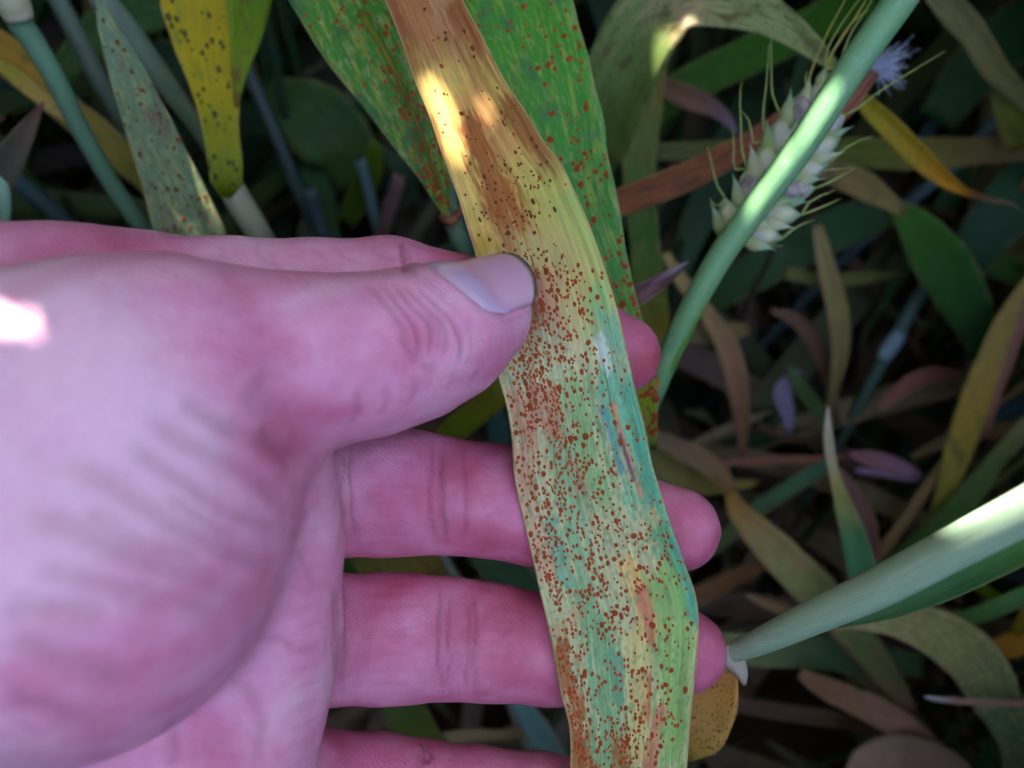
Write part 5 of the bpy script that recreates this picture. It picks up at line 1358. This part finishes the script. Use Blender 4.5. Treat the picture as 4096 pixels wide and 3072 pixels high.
e = empty('wheat_stalk', W(2800, 2700, 152)); tag(e, 'thick pale sunlit stem with a spotted orange leaf hanging at its joint', 'stalk')
tube('culm', [(4560, 1800, 92, 215), (4300, 1938, 98, 196), (4096, 2046, 104, 182), (3800, 2200, 114, 170), (3512, 2352, 124, 158), (3250, 2470, 134, 134), (3050, 2562, 143, 106), (2940, 2606, 149, 84), (2880, 2628, 152, 76), (2700, 2700, 168, 66), (2500, 2800, 230, 52), (2400, 2900, 420, 36)],
     stem_mat('stem_thick', (176, 206, 172), (122, 158, 104), ripple=.3, bloom=.35, rough=.32), parent=e, ns=22, step=2.5)
ribbon('sheath', [(4560, 1960, 104, 90), (4300, 2090, 110, 100), (4096, 2200, 116, 104), (3800, 2345, 126, 96), (3560, 2440, 134, 70), (3400, 2490, 140, 30), (3330, 2510, 143, 8)], leaf_mat('sheath_green', [(0, (112, 152, 76)), (.5, (86, 130, 86)), (1, (96, 134, 96))], stripe=.4), parent=e, curl=.5, nc=9)
ribbon('ligule', [(2900, 2590, 148, 40), (2935, 2640, 148.5, 90), (2965, 2690, 150, 60), (2978, 2740, 152, 16)], leaf_mat('ligule', [(0, (214, 206, 190)), (1, (196, 186, 170))], transl=.4), parent=e, curl=-.4)
bo, bi = ribbon('leaf_blade', [(2900, 2660, 153, 120), (2850, 2750, 155, 230), (2800, 2850, 158, 270), (2770, 2940, 161, 230), (2745, 3010, 164, 120), (2730, 3050, 166, 20)],
     leaf_mat('orange_blade', [(0, (186, 134, 82)), (.5, (212, 172, 112)), (.8, (206, 170, 104)), (1, (180, 156, 92))], spots=(110, 70, 38), spot_amt=.9, spot_scale=1.35, dark=(160, 98, 52), stripe=.3), parent=e, curl=.15, nc=11, wave=.07)

# ------------------------------------------------------------------ the wheat ear
def ovoid(c, ax, side, L, w, t, mat_pts=(0.02, .5, .85, 1, .9, .55, .06), ns=10, bow=0.0):
    """pointed husk: axis ax, length L, width w, thickness t (mm, camera space)"""
    ax = ax / np.linalg.norm(ax); n = np.cross(ax, side); n /= np.linalg.norm(n); sd = np.cross(n, ax)
    k = len(mat_pts); th = np.linspace(0, 2 * np.pi, ns, endpoint=False)
    V = []
    for i, r in enumerate(mat_pts):
        a = i / (k - 1)
        p = c + ax * L * a + n * bow * math.sin(a * math.pi)
        for q in th: V.append(p + sd * w / 2 * r * math.cos(q) + n * t / 2 * r * math.sin(q))
    idx = np.arange(k * ns).reshape(k, ns); nx = np.roll(idx, -1, 1)
    f = [tuple(int(x) for x in r) for r in np.stack([idx[:-1], nx[:-1], nx[1:], idx[1:]], -1).reshape(-1, 4)]
    f += [tuple(int(x) for x in idx[0][::-1]), tuple(int(x) for x in idx[-1])]
    return np.array(V), f
def husk_mat(name, base, tip, kk):
    q = NT(name)
    un = q.a('ShaderNodeUVMap', uv_map='unit').outputs[0]
    sep = q.a('ShaderNodeSeparateXYZ', {0: un})
    nz = q.noise(q.map(un, (26, 1.4, 1), (kk, kk * 2, 0)), 1.0, 3)
    b = q.mix(q.sstep(sep.outputs[1], .25, .95), lin(base), lin(tip))
    b = q.mix(q.math('MULTIPLY', q.sstep(nz, .45, .7), .45), b, lin((222, 222, 204)))
    bm = q.a('ShaderNodeBump', {'Strength': .5, 'Distance': .0002, 'Height': nz})
    p = q.a('ShaderNodeBsdfPrincipled', {'Base Color': b, 'Roughness': .45, 'Normal': bm.outputs[0]})
    t = q.a('ShaderNodeBsdfTranslucent', {'Color': b})
    s = q.a('ShaderNodeMixShader', {0: .25}); q.ln(p.outputs[0], s.inputs[1]); q.ln(t.outputs[0], s.inputs[2]); q.ln(s.outputs[0], q.out.inputs[0])
    return q.m
HUSK = [husk_mat('husk', (206, 212, 138), (164, 194, 158), 1.0), husk_mat('husk_pale', (214, 214, 156), (194, 206, 176), 4.0), husk_mat('husk_green', (188, 200, 112), (126, 174, 140), 7.0)]
KERN = [plain_mat('kernel', (206, 202, 188), (204, 206, 148), rough=.5, scale=350), plain_mat('kernel_dark', (198, 186, 180), (140, 118, 118), rough=.55, scale=420)]
AWN = [plain_mat('awn', (150, 170, 84), (176, 176, 110), rough=.5, scale=300), plain_mat('awn_yellow', (196, 172, 84), (170, 170, 90), rough=.5, scale=300)]
def husk_part(name, parent, mat, *a, **k):
    V, f = ovoid(*a, **k)
    n = len(V) // 10
    un = np.stack(np.broadcast_arrays(np.linspace(0, 1, 10)[None], np.linspace(0, 1, n)[:, None]), -1).reshape(-1, 2)
    return mesh_obj(name, to_world(V), f, mat, parent=parent, uv2=un)
def sub(o, part):
    """re-parent a part one level down"""
    o.location = o.location + o.parent.location - (part.location + part.parent.location) if o.parent else o.location
    o.parent = part; return o

ear = empty('wheat_ear', W(2900, 1060, 190))
tag(ear, 'short plump pale green wheat ear with bristly awns behind the front stem', 'wheat ear')
A0, A1 = cs(2905, 1010, 188), cs(3345, 285, 184)
axis = (A1 - A0) / np.linalg.norm(A1 - A0)
vw = -A0 / np.linalg.norm(A0); sidev = np.cross(axis, vw); sidev /= np.linalg.norm(sidev)
if sidev[0] < 0: sidev = -sidev                       # towards lower right of the ear
front = np.cross(sidev, axis); front *= np.sign(front @ vw)
tube('rachis', [(3330, 310, 186, 26), (3120, 655, 187, 36), (2930, 970, 189, 44), (2820, 1150, 196, 44), (2700, 1400, 220, 40), (2500, 1900, 330, 30), (2400, 2200, 450, 24)], stem_mat('rachis', (170, 190, 120), (130, 160, 100)), parent=ear, ns=10)
re_ = np.random.RandomState(5)
SPK = [ # centre px, side sign, scale, angle out
 ((2918, 880), -1, 1.0, 44), ((2996, 770), -1, 1.05, 36), ((3062, 660), -1, 1.05, 32), ((3116, 556), -1, 1.0, 26), ((3196, 450), -1, 1.0, 14),
 ((3046, 945), 1, .9, 66), ((3112, 862), 1, .98, 60), ((3166, 768), 1, 1.02, 52), ((3220, 684), 1, 1.0, 46), ((3272, 596), 1, .98, 36), ((3306, 512), 1, .92, 26),
 ((3262, 392), -1, .85, 6), ((3300, 420), 1, .8, 14), ((3318, 330), 1, .66, 2)]
tips = []
for k, ((bx, by), sg, sc_, ang) in enumerate(SPK):
    dep = 184.5 + re_.uniform(-1, 1.2)
    a = math.radians(ang)
    d = axis * math.cos(a) + sidev * sg * math.sin(a) + front * re_.uniform(.05, .25)
    d /= np.linalg.norm(d)
    pd = np.cross(front, d); pd /= np.linalg.norm(pd)
    L = 9.8 * sc_
    b = cs(bx, by, dep) - d * L * .5
    lem = husk_part('spikelet', ear, HUSK[k % 3], b, d, pd, L * 1.0, 5.6 * sc_, 4.4, bow=.3)
    parts = []
    for sgn in (-1, 1):
        dd = d * math.cos(.22) + pd * sgn * math.sin(.22); 
        parts.append(husk_part('glume', ear, HUSK[(k + (sgn > 0) + 1) % 3], b + pd * sgn * 1.3 + front * .9, dd + front * .08, pd, L * re_.uniform(.86, 1.02), 3.6 * sc_, 1.9, mat_pts=(.1, .55, .9, 1, .8, .42, .12, .02), bow=.5))
    parts.append(husk_part('kernel', ear, KERN[(k % 3) == 1], b + d * L * .18 + front * 1.5, d, pd, L * .66, 4.2 * sc_, 3.4, mat_pts=(.15, .6, .92, 1, .97, .75, .3)))
    parts.append(husk_part('lemma', ear, HUSK[(k + 2) % 3], b + d * L * .1 - front * .9 + pd * sg * 1.2, d + pd * sg * .2, pd, L * 1.02, 3.2 * sc_, 2.2, mat_pts=(.1, .55, .9, 1, .75, .4, .04), bow=-.2))
    for o in parts: sub(o, lem)
    tips.append((lem, b + d * L))
AWNS = [  # pixel paths from husk tip outward
 [(2890, 820), (2868, 740), (2846, 650), (2830, 585)], [(2870, 830), (2850, 810), (2838, 790)], [(2938, 676), (2936, 600), (2930, 505)], [(2975, 705), (2968, 600), (2964, 500), (2960, 400), (2965, 325)],
 [(3012, 572), (3004, 500), (2980, 455), (2963, 440)], [(3046, 575), (3052, 470), (3066, 330), (3076, 180)], [(3098, 480), (3090, 380), (3086, 280), (3084, 140)], [(3220, 340), (3222, 310), (3229, 285)],
 [(3237, 310), (3262, 240), (3305, 140), (3380, 0), (3420, -80)], [(3270, 300), (3310, 200), (3370, 90), (3450, -20)], [(3300, 270), (3370, 150), (3440, 40), (3500, -60)], [(3330, 260), (3400, 140), (3470, 30), (3520, -60)], [(3290, 290), (3330, 210), (3400, 100), (3440, 60), (3480, 40)],
 [(3320, 620), (3400, 580), (3490, 545)], [(3180, 710), (3275, 685), (3370, 675), (3420, 672)], [(3270, 755), (3340, 720), (3400, 680), (3422, 672)], [(3186, 845), (3240, 805), (3300, 775), (3340, 760)],
 [(3205, 860), (3270, 835), (3330, 810), (3365, 792)], [(3130, 930), (3190, 905), (3258, 880)], [(3365, 490), (3420, 440), (3520, 365), (3640, 290), (3780, 205)], [(3060, 985), (3100, 980), (3132, 985)], [(3390, 465), (3330, 540), (3300, 620), (3285, 660)]]
for k, a in enumerate(AWNS):
    c0 = cs(a[0][0], a[0][1], 184)
    part, tip = min(tips, key=lambda t: np.linalg.norm(t[1] - c0))
    tx, ty, td = project(to_world(tip))
    a = [(float(tx), float(ty))] + (a[1:] if math.hypot(tx - a[0][0], ty - a[0][1]) < 40 else a)
    P = [(x, y, td - .3 * math.sin(i), max(3.0, 11.0 - 8.0 * i / (len(a) - 1))) for i, (x, y) in enumerate(a)]
    o = tube('awn', P, AWN[1 if 8 <= k <= 12 and k % 2 == 0 else 0], parent=ear, ns=6, step=2.0)
    sub(o, part)

# ------------------------------------------------------------------ withered seed head with blue-white fluff
sh = empty('seed_head', W(3340, 480, 205)); tag(sh, 'withered brown seed head with a tuft of bluish-white silky hairs', 'seed head')
tube('bud', [(3336, 492, 206, 40), (3352, 470, 205.5, 66), (3385, 425, 205, 82), (3425, 372, 204.5, 74), (3465, 325, 204, 58), (3495, 290, 203.6, 46), (3506, 276, 203.4, 30)], plain_mat('bud', (158, 104, 84), (104, 66, 54), rough=.7, scale=520, stretch=(1, 1, .3), bump=.8), parent=sh, ns=14, step=1.2)
rb = random.Random(9)
for k in range(9):
    o0 = rb.uniform(-26, 26); 
    ribbon('bract', [(3345 + o0 * .6, 476 + o0 * .5, 202, 14), (3392 + o0, 420 + o0 * .8, 200.6, 22), (3450 + o0 * .8, 346 + o0 * .7, 201, 17), (3500 + o0 * .7, 284 + o0 * .6, 202, 4)], leaf_mat('bract', [(0, (160, 98, 76)), (1, (134, 98, 86))], stripe=.6), parent=sh, curl=-.4, nc=5, step=1.5)
tube('stalk', [(3342, 486, 206, 30), (3300, 560, 212, 26), (3200, 760, 250, 22), (3000, 1200, 340, 18), (2800, 1600, 440, 14)], plain_mat('stalk', (110, 80, 64), (80, 60, 50), scale=200), parent=sh, ns=8)
HV, HF, hb = [], [], 0
c0 = cs(3500, 268, 203)
fl_dir = cs(3580, 262, 203) - c0; fl_dir /= np.linalg.norm(fl_dir)
rh = np.random.RandomState(2)
for k in range(300):
    a = (rh.normal(.05, .5) if k % 3 else rh.choice([-.75, -.3, .1, .45, .8]) + rh.normal(0, .06)); z = rh.normal(0, .4)
    dr = np.array([math.cos(a), math.sin(a), 0]); dr = dr * math.cos(z) + np.array([0, 0, 1]) * math.sin(z)
    L = rh.uniform(2.0, 6.6) * (1.3 if a > .3 or k % 3 == 0 else 1); bend = rh.normal(0, .16, 3)
    t = np.linspace(0, 1, 6)[:, None]
    P = c0 + rh.normal(0, .35, 3) - fl_dir * 1.6 * (rh.rand() ** 2) + dr * L * t + bend * L * t * t
    V, f, _, _ = tube_geo_c(P, np.linspace(.085, .05, 6), 3, False)
    HV.append(V); HF += [tuple(i + hb for i in q) for q in f]; hb += len(V)
o = mesh_obj('silky_hairs', to_world(np.concatenate(HV)), HF, plain_mat('silky_hair', (236, 240, 253), (214, 222, 252), rough=.4, scale=300, transl=.3), parent=sh)
o['kind'] = 'stuff'
# ------------------------------------------------------------------ added out-of-view sheet of leaf strips: blocks the sun, holes cut for flecks
def make_shade():
    R = random.Random(5)
    S = np.array(SUN_DIR)
    e1 = np.cross(S, [0, 0, 1.0]); e1 /= np.linalg.norm(e1)
    e2 = np.cross(e1, S)
    centre = np.array(W(1900, 1500, 150)) + S * 0.40
    holes = []
    for px, py, d, r in FLECKS:
        p = np.array(W(px, py, d)); q = p - centre
        holes.append((q @ e1, q @ e2, r * 0.001))
    H = Heap()
    greens = [(84, 116, 62), (96, 122, 70), (110, 124, 66), (130, 130, 76), (78, 108, 66)]
    pitch = 0.0125
    for k, b in enumerate(np.arange(-0.50, 0.56, pitch)):
        x = -0.85 + R.uniform(-.2, 0)
        while x < 0.62:
            L = R.uniform(0.20, 0.32)
            t = np.arange(0, L, 0.0012 if any(abs(b - h[1]) < .03 for h in holes) else .008)
            slope = R.uniform(-.04, .04); sag = R.uniform(-.05, .05)
            a = x + t; bb = b + slope * (t - L / 2) + R.uniform(-.002, .002)
            z = R.uniform(-.03, .03) + sag * (t / L - .5) ** 2 * 4 * L
            w = R.uniform(.021, .026) * np.minimum(1, (L - t) / L * 6) ** .7 * np.minimum(1, .35 + t / L * 8)
            keep = np.ones(len(t), bool)
            lo, hi = bb - w / 2, bb + w / 2
            for ha, hb, hr in holes:          # edges cut back to let the chosen flecks through
                m = np.abs(a - ha) < hr
                if not m.any(): continue
                hh = np.sqrt(np.maximum(hr * hr - (a - ha) ** 2, 0))
                up = m & (bb <= hb); dn = m & (bb > hb)
                hi = np.where(up, np.minimum(hi, hb - hh), hi); lo = np.where(dn, np.maximum(lo, hb + hh), lo)
            w = np.maximum(hi - lo, 0.0002); bb = (hi + lo) / 2
            P = centre + np.outer(a, e1) + np.outer(bb, e2) + np.outer(z, S)
            PL = centre + np.outer(a, e1) + np.outer(lo, e2) + np.outer(z + .002, S); PH = centre + np.outer(a, e1) + np.outer(np.maximum(hi, lo + .0002), e2) + np.outer(z + .002, S)
            px_, py_, d_ = project(P)
            seen = (d_ > 5) & (px_ > -200) & (px_ < 4296) & (py_ > -200) & (py_ < 3272)
            keep &= ~seen & (P[:, 2] > 0.05)
            run = []
            col = R.choice(greens)
            for i in range(len(t) + 1):
                if i < len(t) and keep[i]: run.append(i); continue
                if len(run) >= 3:
                    ii = np.array(run)
                    n_ = len(ii); q_ = np.arange(n_ - 1)
                    H.add(np.concatenate([PL[ii], P[ii], PH[ii]]), np.concatenate([np.stack([q_, q_ + n_, q_ + n_ + 1, q_ + 1], 1), np.stack([q_ + n_, q_ + 2 * n_, q_ + 2 * n_ + 1, q_ + n_ + 1], 1)]), col)
                run = []
            x += L - 0.035
        # stalks added under the unseen sheet
    for k in range(150):
        a, b = R.uniform(-.55, .55), R.uniform(-.42, .36)
        top = centre + a * e1 + b * e2
        P = np.stack([np.linspace(top[0] + R.uniform(-.06, .06), top[0], 8), np.linspace(top[1] + R.uniform(0, .08), top[1], 8), np.linspace(-.005, top[2], 8)], 1)
        if inside_view(P, 360) or near_ray(P, .008) or np.any(np.linalg.norm(P - np.array([0, 0, CAM_H]), axis=1) < .12): continue
        V, f, _, _ = tube_geo_c(P, np.linspace(.0022, .0014, 8), 6, False)
        H.add(V, f, R.choice(greens))
    H.build('sun_blocker', multi_mat('sun_blocker_leaf', 0.12), 'unseen sheet of wheat leaf strips added overhead to shade the hand', 'wheat crop')
make_shade()
